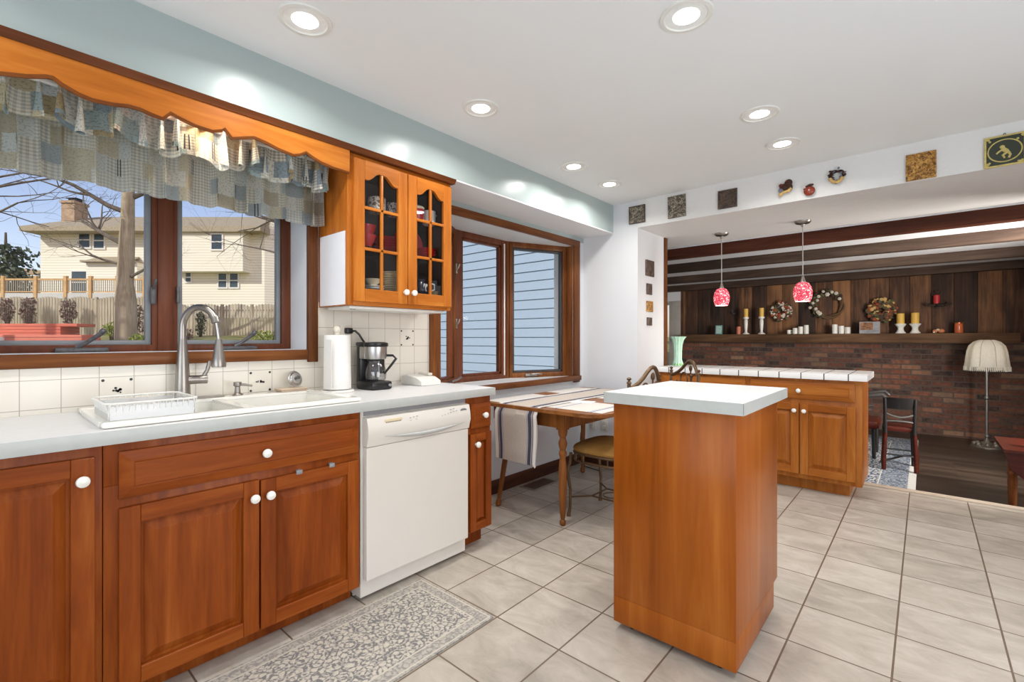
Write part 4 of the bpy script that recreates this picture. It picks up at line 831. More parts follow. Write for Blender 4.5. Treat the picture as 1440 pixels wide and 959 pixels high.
# ------------------------------------------------------------------ iron chairs
cushion_m = plain('tan_suede', srgb(164, 122, 64), .8, var=.16, scale=9, spec=.2)
def iron_chair(label):
    """faces -x in its own frame, origin on the floor under the seat"""
    t = thing('dining_chair', label, 'chair', (0, 0, 0)); hw = .205; xf, xb = -.215, .215
    m = MB(); n = 36
    prof = [(.0, .50), (.55, .506), (.82, .498), (.97, .478), (1.0, .462), (.97, .448), (.0, .446)]
    def sup(a, s): c, q = math.cos(a), math.sin(a); e = .55; return ((.228*s)*math.copysign(abs(c)**e, c), (.232*s)*math.copysign(abs(q)**e, q))
    b = len(m.v)
    for s, z in prof:
        for i in range(n): x, y = sup(2*PI*i/n, max(s, .001)); m.v.append(Vector((x, y, z)))
    for j in range(len(prof)-1):
        for i in range(n): m.f.append([j*n+i, j*n+(i+1) % n, (j+1)*n+(i+1) % n, (j+1)*n+i]); m.m.append(0)
    part('seat_cushion', m, cushion_m, t, local=True)
    m = MB()
    for z, s in ((.438, 1.0), (.385, .97)): m.tube([(*sup(2*PI*i/28, s*.97), z) for i in range(28)], .0095, 8, closed=True)
    for i in range(16): x, y = sup(2*PI*(i+.5)/16, .96); m.tube([(x, y, .385), (x, y, .438)], .0045, 6)
    part('seat_frame', m, iron, t, local=True)
    for sx in (xf, xb):
        for sy in (-hw, hw):
            k_ = 1 if sx > 0 else -1
            m = MB(); m.tube([(sx*.95, sy*.95, .43), (sx*.97, sy*.97, .37), (sx*1.03+k_*.004, sy*1.02, .30), (sx*.96, sy*.97, .18), (sx*.97, sy*.98, .06), (sx*1.0, sy*1.0, .012), (sx*1.0, sy*1.0, .001)], [.011, .011, .0115, .010, .010, .013, .015], 10); part('leg', m, iron, t, local=True)
    m = MB(); m.tube([(xf*.96, -hw*.97, .13), (-.1, -.10, .135), (.1, -.10, .135), (xb*.96, -hw*.97, .13)], .006, 8); m.tube([(xf*.96, hw*.97, .13), (-.1, .10, .135), (.1, .10, .135), (xb*.96, hw*.97, .13)], .006, 8); m.tube([(-.1, -.10, .135), (-.1, .10, .135)], .006, 8); m.tube([(0.06*math.cos(i*PI/10), .06*math.sin(i*PI/10), .135) for i in range(20)], .005, 6, closed=True); part('stretcher', m, iron, t, local=True)
    bow = lambda y: xb+.02+.055*(1-(y/hw)**2)
    for sy in (-hw, hw):
        m = MB(); m.tube([(xb, sy, .40), (xb+.005, sy*1.02, .65), (xb+.02, sy*1.05, .925)], [.012, .011, .011], 10)
        m.ball((xb+.02, sy*1.05, .955), (.011, .011, .009), 10, 6); m.lathe([(.011, 0), (.016, .006), (.011, .014), (.006, .02), (.013, .026), (.015, .032), (.008, .038), (0, .04)], (xb+.02, sy*1.05, .922), 12); part('back_post', m, iron, t, local=True)
    m = MB()
    crest = [(-1, .892), (-.85, .905), (-.68, .925), (-.5, .955), (-.32, .99), (-.15, 1.012), (0, 1.018), (.15, 1.012), (.32, .99), (.5, .955), (.68, .925), (.85, .905), (1, .892)]
    m.tube([(bow(s*hw), s*hw*1.03, z) for s, z in crest], .013, 10)
    part('crest_rail', m, iron, t, local=True)
    m = MB(); m.tube([(bow(s*hw), s*hw*1.03, z-.11-.02*(1-s*s)) for s, z in [(i/6, .76) for i in range(-6, 7)]], .008, 8); part('lower_rail', m, iron, t, local=True)
    m = MB()
    for sg in (-1, 1):
        m.tube([(bow(sg*.09), sg*(.085+.055*math.cos(a)), .86+.06*math.sin(a)) for a in [i*PI/9-.5 for i in range(15)]], .006, 7)
        m.tube([(bow(sg*.15), sg*(.16+.03*math.cos(a)), .80+.05*math.sin(a)) for a in [i*PI/8 for i in range(14)]], .005, 7)
    part('scroll', m, iron, t, local=True)
    m = MB(); m.tube([(bow(0), 0, .63), (bow(0), 0, .86), (bow(0), 0, .935)], [.006, .007, .006], 8); m.ball((bow(0), 0, .958), (.012, .02, .026), 10, 6); m.ball((bow(0), 0, .90), (.01, .014, .010), 10, 6); part('splat', m, iron, t, local=True)
    return t
c0 = iron_chair('bronzed iron chair with a tan cushion, tucked under the right side of the table'); c0['group'] = 'iron table chairs'
c0.location = (.915, 2.855, 0); ROOT[c0.name] = Matrix.Translation(c0.location)
dup(c0, (.895, 3.61, 0), math.radians(50), 'bronzed iron chair turned at the far table corner in front of the peninsula', 'iron table chairs')

# ------------------------------------------------------------------ island on casters
t = thing('kitchen_island', 'narrow cherry island cart with a white laminate top, in the centre of the floor', 'kitchen island', (1.78, 2.03, 0))
islw = wood('island_veneer', srgb(122, 58, 10), srgb(154, 80, 20), srgb(178, 104, 38), 'z', .3, .08, .6)
m = MB(); m.box(1.538, 2.016, 1.750, 2.36, .135, .937, .002); m.box(1.538, 2.016, 1.750, 2.295, .03, .135, .002); part('body', m, islw, t)
m = MB(); m.box(1.515, 2.05, 1.712, 2.385, .9375, .981, .001); tp = part('top', m, lam, t)
m = MB()
for a, b in (((1.514, 2.051), (1.711, 1.712)), ((2.05, 2.051), (1.711, 2.386)), ((1.514, 1.515), (1.711, 2.386))): m.box(*a, *b, .9375, .980)
part('edge_band', m, lam_edge, tp, 'grey laminate edge')
for x, y in ((1.60, 1.80), (1.95, 1.80), (1.60, 2.24), (1.95, 2.24)):
    m = MB(); m.lathe([(.008, -.012), (.0145, -.011), (.0145, .011), (.008, .012)], (x, y, .0148), 18, Matrix.Rotation(PI/2, 4, 'X')); m.box(x-.012, x+.012, y-.015, y+.015, .024, .0305); part('caster', m, black_g, t, 'black caster')

# ------------------------------------------------------------------ peninsula
PF = 4.30; T = TY(PF)
t = thing('peninsula_cabinet', 'cherry peninsula base cabinets with doors and drawers below the tiled counter', 'cabinet', (1.4, 4.6, 0))
m = MB(); m.box(.60, 2.165, PF, PF+.50, .10, .885, .002); m.box(.60, 2.08, PF+.09, PF+.50, .001, .10); part('body', m, golden['z'], t)
for (u0, u1, ku) in ((.64, 1.372, 1.0), (1.408, 2.125, 1.765)):
    d = drawer_front(T, u0, u1, .725, .862, t, golden['x']); knob(T, ku, .792, .024, d)
for (u0, u1, ku) in ((.64, 1.0, .97), (1.008, 1.372, 1.04), (1.408, 1.764, 1.735), (1.773, 2.128, 1.802)):
    d = panel_door('door', T, u0, u1, .135, .69, t, golden['z'], golden['x']); knob(T, ku, .634, .02, d)
m = MB(); m.box(.592, 2.20, 4.262, 4.84, .886, .934, .003); single('peninsula_countertop', m, ctile_m, 'white tiled countertop with dark grout on the peninsula', 'countertop')
t = thing('vase', 'tall pale green ruffled glass vase at the left end of the tiled counter', 'vase', (.62, 4.68, .9345))
m = MB(); c = (.645, 4.66, .9345); m.lathe([(.052, 0), (.05, .01), (.036, .06), (.037, .14), (.043, .21), (.056, .255), (.078, .285), (.074, .287), (.052, .256), (.039, .20), (.032, .06), (.0, .02)], c, 72, None, 0, .07, 12)
part('body', m, plain('pale_green_glass', srgb(186, 224, 200), .15, 0, .4), t)
m = MB(); m.lathe([(.054, 0), (.05, .012), (.0385, .03)], c, 32); part('foot', m, plain('bright_green_glass', srgb(120, 190, 90), .2), t, 'brighter green foot')

# ------------------------------------------------------------------ plaques and ornaments on the header, plaques on the jamb
k = N('carved_dark_tile'); nz = k.noise(k.co(), 46, 4, .6, 1.5); c = k.ramp(nz, [(.38, srgb(62, 54, 46)), (.52, srgb(116, 106, 92)), (.6, srgb(176, 166, 146))]); k.bump(nz, .4, .01); carved = k.fin(c, .5)
k = N('carved_brown_tile'); nz = k.noise(k.co(), 40, 4, .6, 1.2); c = k.ramp(nz, [(.4, srgb(58, 46, 40)), (.62, srgb(104, 84, 70))]); k.bump(nz, .4, .01); carvedb = k.fin(c, .5)
k = N('gold_relief'); nz = k.noise(k.co(), 52, 4, .6, 1.5); c = k.ramp(nz, [(.38, srgb(84, 54, 20)), (.5, srgb(170, 116, 46)), (.62, srgb(214, 166, 84))]); k.bump(nz, .4, .01); goldr = k.fin(c, .4)
cream_gold = plain('cream_gold', srgb(206, 186, 112), .4, var=.15, scale=50); darkgreen = plain('dark_green_glaze', srgb(52, 58, 44), .35); sage = plain('sage_glaze', srgb(110, 128, 84), .4)
def plaque(cx_, cz, w_, h_, mats, label, tilt=0, relief=True, seed=1):
    fr, fld, rel = mats; y = 3.9195; t = thing('wall_plaque', label, 'plaque', (cx_, y, cz-h_/2), 0, 'square plaques on the header wall')
    M = Matrix.Translation((cx_, y, cz)) @ Matrix.Rotation(tilt, 4, 'Y'); a, b = w_/2, h_/2; m = MB(); e = .009
    m.box(-a, a, -.014, 0, b-e, b, .002, 0, M); m.box(-a, a, -.014, 0, -b, -b+e, .002, 0, M); m.box(-a, -a+e, -.014, 0, -b+e, b-e, .002, 0, M); m.box(a-e, a, -.014, 0, -b+e, b-e, .002, 0, M); part('frame', m, fr, t)
    m = MB(); m.box(-a+e, a-e, -.008, 0, -b+e, b-e, 0, 0, M); part('tile', m, fld, t)
    m = MB(); r = min(a, b)*.80; m.tube([M @ Vector((r*1.02*math.cos(i*PI/16), -.008, r*.95*math.sin(i*PI/16))) for i in range(32)], .0035, 6, closed=True)
    rr = random.Random(seed)
    for sx in (-1, 1):
        for sz in (-1, 1):
            for q in range(4): m.ball(M @ Vector((sx*(a*.86-q*.007*rr.random()), -.008, sz*(b*.86-q*.008*rr.random()))), (.006, .004, .006), 8, 5)
    if relief:
        m.ball(M @ Vector((-.01, -.008, .022)), (.011, .005, .011), 10, 6); m.tube([M @ Vector(p) for p in ((-.008, -.008, .012), (.006, -.008, -.004), (.012, -.008, -.012))], [.010, .012, .009], 8); m.tube([M @ Vector(p) for p in ((.010, -.008, -.01), (-.008, -.008, -.026), (.0, -.008, -.044))], [.007, .006, .005], 8); m.tube([M @ Vector(p) for p in ((.014, -.008, -.01), (.022, -.008, -.028), (.016, -.008, -.046))], [.007, .006, .005], 8); m.tube([M @ Vector(p) for p in ((-.004, -.008, .01), (-.026, -.008, -.004), (-.034, -.008, -.014))], [.006, .005, .004], 8)
    else:
        for q in range(7): A = rr.uniform(0, 6.28); m.tube([M @ Vector((r*.75*math.cos(A+s)*(1-s*.4), -.008, r*.7*math.sin(A+s)*(1-s*.4))) for s in [0, .3, .6, .9, 1.2]], .004, 6)
    part('relief', m, rel, t); return t
plaque(.572, 2.313, .155, .158, (carvedb, carved, carved), 'square dark plaque with a carved figure, leftmost on the header wall', 0, True, 1)
plaque(.935, 2.318, .152, .185, (carved, carved, carved), 'pale grey carved plaque, second from the left on the header wall', math.radians(-1), False, 2)
plaque(1.341, 2.303, .144, .145, (carvedb, carvedb, carvedb), 'plain dark brown carved plaque, third from the left on the header wall', 0, False, 3)
plaque(2.493, 2.283, .145, .166, (goldr, goldr, goldr), 'golden carved plaque left of the green and cream one', 0, False, 4)
p5 = plaque(2.858, 2.285, .168, .178, (cream_gold, darkgreen, cream_gold), 'green and cream plaque with a bending figure at the right edge of the photo', 0, True, 5)
m = MB(); m.tube([(2.858+.004*math.cos(a), 3.915, 2.38+.006*math.sin(a)) for a in [i*PI/6 for i in range(12)]], .0015, 6, closed=True); part('hanger', m, black_p, p5)
for (y0, z0, y1, z1, mt, lab) in ((4.07, 1.782, 4.235, 1.93, carvedb, 'largest dark plaque, highest of four on the side of the opening'), (4.09, 1.61, 4.19, 1.712, carvedb, 'small dark plaque, second from the top on the side of the opening'), (4.09, 1.45, 4.21, 1.549, goldr, 'small gold plaque, third from the top on the side of the opening'), (4.10, 1.322, 4.19, 1.398, carvedb, 'smallest dark plaque, lowest of four on the side of the opening')):
    t = thing('wall_plaque', lab, 'plaque', (.5755, (y0+y1)/2, z0), 0, 'four plaques on the side of the opening'); m = MB(); m.box(.5755, .590, y0, y1, z0, z1, .003); part('tile', m, mt, t)
    m = MB(); r = (z1-z0)*.3; yc, zc = (y0+y1)/2, (z0+z1)/2; m.tube([(.590, yc+r*math.cos(i*PI/8), zc+r*math.sin(i*PI/8)) for i in range(16)], .003, 6, closed=True); m.ball((.590, yc, zc), (.004, r*.5, r*.5), 8, 6); part('relief', m, mt, t)
straw = plain('straw', srgb(206, 170, 106), .8, var=.25, scale=60); brownf = plain('brown_fur', srgb(70, 46, 36), .9, var=.3, scale=60); darkr = plain('deep_red', srgb(112, 34, 24), .5); gry = plain('blue_grey', srgb(120, 122, 134), .7, var=.2)
t = thing('wall_ornament', 'small brown and straw scarecrow-like ornament, left of the round red one', 'ornament', (1.745, 3.919, 2.24)); Y = 3.905
m = MB(); m.ball((1.735, Y, 2.305), (.028, .014, .03)); m.ball((1.765, Y, 2.335), (.026, .014, .026)); m.ball((1.77, Y, 2.30), (.022, .014, .03)); part('body', m, brownf, t)
m = MB(); m.tube([(1.705, Y-.006, 2.25), (1.735, Y-.01, 2.27), (1.765, Y-.01, 2.272), (1.785, Y-.008, 2.29)], [.012, .010, .012, .010], 8); part('straw_trim', m, straw, t)
m = MB(); m.ball((1.718, Y-.008, 2.322), (.014, .01, .013)); m.ball((1.755, Y-.01, 2.345), (.008, .008, .008)); part('berry', m, darkr, t); m = MB(); m.ball((1.717, Y-.006, 2.287), (.018, .01, .016)); part('patch', m, gry, t)
t = thing('wall_ornament', 'round red apple-like ornament with a dark stem on the header wall', 'ornament', (1.896, 3.919, 2.21)); m = MB(); m.ball((1.896, 3.898, 2.247), (.036, .02, .034), 18, 10); part('fruit', m, plain('glossy_red_brown', srgb(140, 52, 28), .25, 0, .3), t)
m = MB(); m.tube([(1.875, 3.897, 2.278), (1.90, 3.893, 2.286), (1.922, 3.897, 2.288)], [.008, .01, .006], 8); m.ball((1.868, 3.9, 2.265), (.01, .006, .007), 8, 5); part('stem', m, brownf, t)
def wreath(name, c, r, tr, mats, n, seed, label, Y, cat='wreath', ax='y', gap=None, dec=None, flowers=0):
    t = thing(name, label, cat, (c[0], Y, c[1]-r-tr)); rr = random.Random(seed); a_ = [mats[0], mats[1], mats[2]]
    m = MB()
    for q in range(4):
        ph = rr.uniform(0, 6.28); m.tube([(c[0]+(r+tr*.45*math.cos(3*a+ph))*math.cos(a), Y-tr*.7+tr*.4*math.sin(3*a+ph), c[1]+(r+tr*.45*math.cos(3*a+ph))*math.sin(a)) for a in [i*2*PI/40 for i in range(40)]], tr*.34, 6, closed=True)
    part('vine_ring', m, a_[0], t)
    for q in range(flowers):
        a = gap[0]+(gap[1]-gap[0])*(q+rr.random()*.6)/flowers; d = r+rr.uniform(-tr, tr)*.9; s = rr.uniform(.02, .03); m = MB(); cc = Vector((c[0]+d*math.cos(a), Y-tr*1.6-.012, c[1]+d*math.sin(a)))
        for p in range(6): m.ball(cc+Vector((s*.6*math.cos(p*PI/3), 0, s*.6*math.sin(p*PI/3))), (s*.55, s*.35, s*.55), 8, 5)
        m.ball(cc+Vector((0, -.008, 0)), s*.4, 8, 5); part('flower', m, pale, t)
    for j, mt in enumerate(dec or mats[1:]):
        m = MB()
        for q in range(n):
            a = rr.uniform(*(gap or (0, 6.28))); d = r+rr.uniform(-tr, tr)*1.0; s = tr*rr.uniform(.25, .5)
            m.ball((c[0]+d*math.cos(a), Y-tr*1.1-rr.random()*tr*.5, c[1]+d*math.sin(a)), (s, s*.8, s*rr.uniform(.6, 1.2)), 8, 5)
        part('decoration', m, mt, t)
    return t
vine = plain('dry_vine', srgb(104, 78, 54), .9, var=.3, scale=60); pale = plain('dried_flower', srgb(214, 204, 190), .8, var=.15); rust = plain('rust_leaf', srgb(150, 72, 44), .8, var=.3); olive = plain('olive_leaf', srgb(92, 92, 60), .8, var=.3); dkv = plain('dark_vine', srgb(70, 54, 46), .9, var=.3, scale=60)
wreath('wall_ornament', (2.056, 2.318), .037, .016, (brownf, gry, straw), 22, 5, 'small open ring ornament of brown and straw on the header wall', 3.919, 'ornament', dec=[gry, brownf])
m = MB(); m.tube([(2.056+.037*math.cos(a), 3.896, 2.315+.04*math.sin(a)) for a in [PI+.2+i*.22 for i in range(13)]], .011, 8); single('ornament_straw', m, straw, 'straw bundle on the lower half of the small ring ornament', 'ornament')

# ------------------------------------------------------------------ pendant lamps over the peninsula
k = N('red_mosaic_glass'); v = k.n('ShaderNodeTexVoronoi'); k.l(k.co(), v.inputs['Vector']); v.inputs['Scale'].default_value = 120; v.inputs['Randomness'].default_value = 1
wn = k.n('ShaderNodeTexWhiteNoise'); k.l(v.outputs[1], wn.inputs[0]); c = k.ramp(wn.outputs[0], [(0, srgb(190, 40, 64)), (.4, srgb(214, 70, 92)), (.66, srgb(228, 116, 130)), (.86, srgb(246, 214, 210))], 'CONSTANT')
k.l(c, k.p.inputs['Emission Color']); k.p.inputs['Emission Strength'].default_value = .62; redglass = k.fin(c, .25)
def pendant(x, y, ztop, label):
    t = thing('pendant_lamp', label, 'pendant lamp', (x, y, 2.196), 0, 'red pendant lamps'); z = 2.1955
    m = MB(); m.lathe([(.062, z), (.06, z-.012), (.05, z-.022), (.018, z-.03), (.008, z-.05), (0, z-.052)], (x, y, 0), 28); part('canopy', m, nickel, t)
    m = MB(); m.tube([(x, y, z-.045), (x, y, ztop+.04)], .0038, 8); part('cord', m, plain('silver_cord', srgb(176, 172, 168), .4), t)
    m = MB(); m.lathe([(.006, .055), (.012, .035), (.022, .0), (.024, -.008)], (x, y, ztop), 18); part('socket_cup', m, nickel, t)
    m = MB(); m.lathe([(.022, 0), (.045, -.012), (.064, -.045), (.072, -.085), (.069, -.125), (.056, -.165), (.053, -.165), (.066, -.125), (.069, -.085), (.061, -.045), (.043, -.014), (.02, -.003)], (x, y, ztop), 32); part('shade', m, redglass, t)
    m = MB(); m.lathe([(.0, -.158), (.05, -.156), (.0525, -.163)], (x, y, ztop), 24); part('bulb_glow', m, lamp_em, t)
    l = bpy.data.lights.new('pendant_bulb', 'POINT'); l.energy = 2.2; l.color = (1, .86, .7); l.shadow_soft_size = .03; lo = bpy.data.objects.new('pendant_bulb', l); COL.objects.link(lo); lo.location = (x, y, ztop-.19)
pendant(1.065, 4.66, 1.678, 'red mosaic glass pendant lamp, left one over the peninsula'); pendant(1.735, 4.62, 1.680, 'red mosaic glass pendant lamp, right one over the peninsula')

# ------------------------------------------------------------------ family room: mantel and what stands on it
m = MB(); m.box(-.93, 3.43, 8.72, 8.949, 1.138, 1.276, .006); single('mantel_shelf', m, mantelw, 'long rough dark wood mantel beam above the brick', 'mantel')
MZ = 1.2765; MY = 8.80
def candle(x, r, h, mat, label, group=None, z=MZ, name='candle', y=MY):
    t = thing(name, label, 'candle', (x, y, z), 0, group); m = MB(); m.lathe([(r, 0), (r, h-.004), (r-.004, h), (r*.55, h-.004), (0, h-.005)], (x, y, z), 22); part('wax', m, mat, t)
    m = MB(); m.tube([(x, y, z+h-.006), (x+.001, y, z+h+.008)], .0015, 5); part('wick', m, black_p, t); return t
def holder(x, h, tall, label):
    t = thing('candle_holder', label, 'candle holder', (x, MY, MZ), 0, 'candle holders on the mantel')
    p = [(.058, 0), (.056, .012), (.03, .026), (.018, .05), (.024, .09), (.03, .17), (.031, .235), (.022, .25), (.044, .27), (.046, .285), (.046, .295), (.0, .295)] if tall else [(.062, 0), (.06, .012), (.044, .03), (.034, .06), (.038, .09), (.056, .112), (.064, .125), (.064, .138), (.0, .138)]
    m = MB(); m.lathe(p, (x, MY, MZ), 26); part('stem', m, white_p, t)
    m = MB(); zz = .285 if tall else .128; rr = .046 if tall else .064; m.lathe([(rr+.001, zz-.004), (rr+.004, zz), (rr+.001, zz+.004)], (x, MY, MZ), 26); part('rim', m, white_p, t)
holder(.185, .295, True, 'tall white candle holder, left of the two tall ones on the mantel'); holder(.43, .295, True, 'tall white candle holder, right of the two tall ones on the mantel')
candle(.185, .035, .145, yellow_w, 'yellow pillar candle on the left tall holder', 'yellow candles', MZ+.2955); candle(.43, .035, .150, yellow_w, 'yellow pillar candle on the right tall holder', 'yellow candles', MZ+.2955)
holder(2.25, .138, False, 'short flared white candle holder, left one of the pair'); holder(2.41, .138, False, 'short flared white candle holder, right one of the pair')
candle(2.25, .045, .148, yellow_w, 'thick yellow candle on the left short holder', 'yellow candles', MZ+.1385); candle(2.41, .045, .152, yellow_w, 'thick yellow candle on the right short holder', 'yellow candles', MZ+.1385)
candle(.065, .034, .135, pink_w, 'salmon pink candle left of the tall white holders', None)
for x, h, q in ((.925, .098, 'shortest, left'), (1.003, .120, 'middle'), (1.083, .142, 'tallest, right')): candle(x, .034, h, white_w, 'white pillar candle, %s of three climbing to the right' % q, 'white candles on the mantel')
for x, h, q in ((1.462, .146, 'tallest, left'), (1.546, .122, 'middle'), (1.625, .10, 'shortest, right')): candle(x, .037, h, white_w, 'white pillar candle, %s of three falling to the right' % q, 'white candles on the mantel')
mug('mug', (.836, MY, MZ), .028, .066, white_p, 'small white mug left of the white candles on the mantel', 'mug', hd=(1, 0))
t = thing('jar_candle', 'orange jar candle at the right end of the mantel', 'candle', (2.86, MY, MZ)); m = MB(); m.lathe([(.042, 0), (.046, .008), (.046, .12), (.042, .13), (.0, .128)], (2.86, MY, MZ), 22); part('jar', m, plain('orange_glass', srgb(206, 106, 62), .25), t); m = MB(); m.lathe([(.047, 0), (.048, .012), (.047, .018), (.0, .019)], (2.86, MY, MZ+.128), 22); part('lid', m, plain('copper_lid', srgb(176, 96, 60), .3, .6), t)
m = MB(); m.box(.0469, .048, 0, .001, 0, .001)
t = thing('figurine', 'small orange and white figurine lying on the mantel near the orange jar', 'figurine', (2.66, MY, MZ)); m = MB(); m.ball((2.62, MY, MZ+.026), (.028, .02, .026)); m.ball((2.685, MY, MZ+.03), (.036, .022, .03)); part('body', m, plain('orange_clay', srgb(206, 124, 84), .6), t)
m = MB(); m.ball((2.65, MY-.01, MZ+.046), (.02, .014, .016)); m.ball((2.61, MY-.015, MZ+.012), (.014, .012, .012)); part('head', m, cream_c, t)
t = thing('picture_frame', 'small teal and white picture standing at the left of the mantel', 'picture', (-.26, MY, MZ)); M = Matrix.Translation((-.27, MY, MZ)) @ Matrix.Rotation(-.12, 4, 'X')
m = MB(); m.box(-.06, .06, 0, .014, 0, .165, .002, 0, M); part('frame', m, plain('teal', srgb(110, 164, 160), .5, var=.2, scale=30), t); m = MB(); m.box(-.046, .046, -.003, 0, .016, .15, 0, 0, M); part('picture', m, plain('pale_teal', srgb(186, 214, 206), .6, var=.25, scale=45), t)
t = thing('photo_card', 'grey greeting card with a brown picture, below the right wreath', 'card', (1.9, MY-.03, MZ)); M = Matrix.Translation((1.895, MY-.03, MZ)) @ Matrix.Rotation(-.14, 4, 'X')
m = MB(); m.box(-.122, .122, 0, .003, 0, .178, 0, 0, M); part('card', m, plain('grey_card', srgb(158, 158, 162), .6, var=.15, scale=25), t); m = MB(); m.box(-.112, .04, -.002, 0, .055, .165, 0, 0, M); pc = part('picture', m, plain('sepia_print', srgb(150, 104, 72), .6, var=.6, scale=30), t)
m = MB()
for i in range(3): m.box(-.03, .11, -.0015, 0, .02+i*.012, .024+i*.012, 0, 0, M)
part('text_line', m, plain('dim_print', srgb(112, 112, 116), .6), t)
m = MB(); M = Matrix.Translation((1.80, MY-.045, MZ)); m.box(-.02, .02, .07, .10, 0, .02)
# wreaths and the sconce on the boards
YB = YW-.002
wreath('wreath', (.70, 1.655), .105, .058, (vine, rust, pale, olive), 60, 11, 'small round berry wreath right of the yellow tall candles', YB, dec=[rust, pale, olive, dkv])
wreath('wreath', (1.352, 1.735), .195, .048, (vine, pale, olive), 46, 12, 'large open vine wreath with white flowers, middle of the mantel wall', YB, gap=(.5, 4.4), dec=[dkv, olive], flowers=12)
wreath('wreath', (2.03, 1.625), .112, .062, (vine, rust, pale, olive), 60, 13, 'brown leafy wreath above the greeting card', YB, dec=[vine, dkv, straw, olive, rust])
t = thing('wall_sconce', 'dark wall sconce with a red candle and leaf arms at the right', 'sconce', (2.645, YB, 1.62)); m = MB()
m.tube([(2.53+i*.0275, YB-.05-.03*math.sin(i*PI/9), 1.69-.03*math.sin(i*PI/9)) for i in range(10)], .014, 8); m.lathe([(.0, 0), (.05, .01), (.058, .03), (.05, .035), (0, .03)], (2.645, YB-.085, 1.655), 20); m.box(2.62, 2.67, YB-.025, YB, 1.63, 1.75, .004); part('bracket', m, plain('dark_iron', srgb(40, 34, 30), .5, .4), t)
rr = random.Random(4); m = MB()
for q in range(26): m.ball((2.645+rr.uniform(-.13, .14), YB-.09-rr.random()*.05, 1.675+rr.uniform(-.015, .03)), (.022, .012, .012), 8, 5)
for q in range(8): m.ball((2.645+rr.uniform(-.05, .05), YB-.05, 1.83+rr.uniform(-.03, .04)), (.014, .01, .016), 8, 5)
part('leaves', m, dkv, t)
candle(2.638, .034, .125, red_w, 'red candle in the dark sconce on the boarded wall', None, 1.687, 'candle', YB-.085)
t = thing('wall_hook', 'small dark hook on the boards below the left pendant lamp', 'hook', (-.06, YB, 1.64)); m = MB(); m.tube([(-.09, YB-.004, 1.70), (-.085, YB-.03, 1.69), (-.07, YB-.05, 1.66), (-.05, YB-.045, 1.64), (-.04, YB-.03, 1.655)], .01, 8); part('hook', m, pewter, t); m = MB(); m.lathe([(.024, 0), (.02, .006), (0, .007)], (-.09, YB-.001, 1.70), 14, Matrix.Rotation(PI/2, 4, 'X')); part('plate', m, pewter, t)

# floor lamp
lx, ly = 3.10, 8.40
t = thing('floor_lamp', 'standing floor lamp with a cream fringed shade in front of the brick', 'floor lamp', (lx, ly, FZ))
m = MB(); m.lathe([(.15, 0), (.15, .015), (.11, .03), (.07, .05), (.03, .075), (.016, .10)], (lx, ly, FZ), 30)
for q in range(8): a = q*PI/4; m.ball((lx+.11*math.cos(a), ly+.11*math.sin(a), FZ+.035), (.03, .03, .03), 8, 6)
part('base', m, plain('silver_cast', srgb(146, 140, 130), .4, .7, var=.3, scale=40), t)
m = MB(); m.tube([(lx, ly, FZ+.08), (lx, ly, FZ+1.02)], .014, 12); m.ball((lx, ly, FZ+.62), (.026, .026, .03)); m.ball((lx, ly, FZ+.14), (.026, .026, .022)); part('pole', m, plain('silver_pole', srgb(150, 148, 146), .35, .8), t)
shade_m = None
k = N('lamp_fabric'); df = k.n('ShaderNodeBsdfDiffuse'); tr = k.n('ShaderNodeBsdfTranslucent'); cc = k.ramp(k.noise(k.co(), 60, 2), [(.3, srgb(232, 230, 222)), (.7, srgb(242, 240, 234))]); k.l(cc, df.inputs[0]); k.l(cc, tr.inputs[0]); mx = k.n('ShaderNodeMixShader'); mx.inputs[0].default_value = .35; k.l(df.outputs[0], mx.inputs[1]); k.l(tr.outputs[0], mx.inputs[2]); k.l(mx.outputs[0], k.out.inputs[0]); shade_m = k.m
m = MB(); m.lathe([(.06, 1.185), (.075, 1.183), (.12, 1.16), (.16, 1.11), (.178, 1.04), (.188, .95), (.198, .86), (.203, .845), (.2, .845), (.184, .95), (.174, 1.04), (.156, 1.108), (.118, 1.155), (.06, 1.18)], (lx, ly, 0), 64, None, 0, .05, 8); sh = part('lamp_shade', m, shade_m, t)
m = MB()
for q in range(72):
    a = q*2*PI/72; r = .200*(1+.05*math.cos(8*a)); m.tube([(lx+r*math.cos(a), ly+r*math.sin(a), .85), (lx+r*1.005*math.cos(a), ly+r*1.005*math.sin(a), .795)], .005, 5)
mb2 = MB()
for q in range(8):
    a = PI/8+q*PI/4; mb2.tube([(lx+r*(1-.05)*math.cos(a)*1.01, ly+r*(1-.05)*math.sin(a)*1.01, z) for r, z in ((.075, 1.183), (.12, 1.16), (.16, 1.11), (.178, 1.04), (.188, .95), (.198, .86))], .004, 5)
part('seam', mb2, plain('seam_braid', srgb(196, 190, 176), .8), sh)
part('fringe', m, shade_m, sh, 'fringe along the shade edge')
l = bpy.data.lights.new('floor_lamp_bulb', 'POINT'); l.energy = 1.6; l.color = (1, .85, .68); l.shadow_soft_size = .04; lo = bpy.data.objects.new('floor_lamp_bulb', l); COL.objects.link(lo); lo.location = (lx, ly, 1.0)

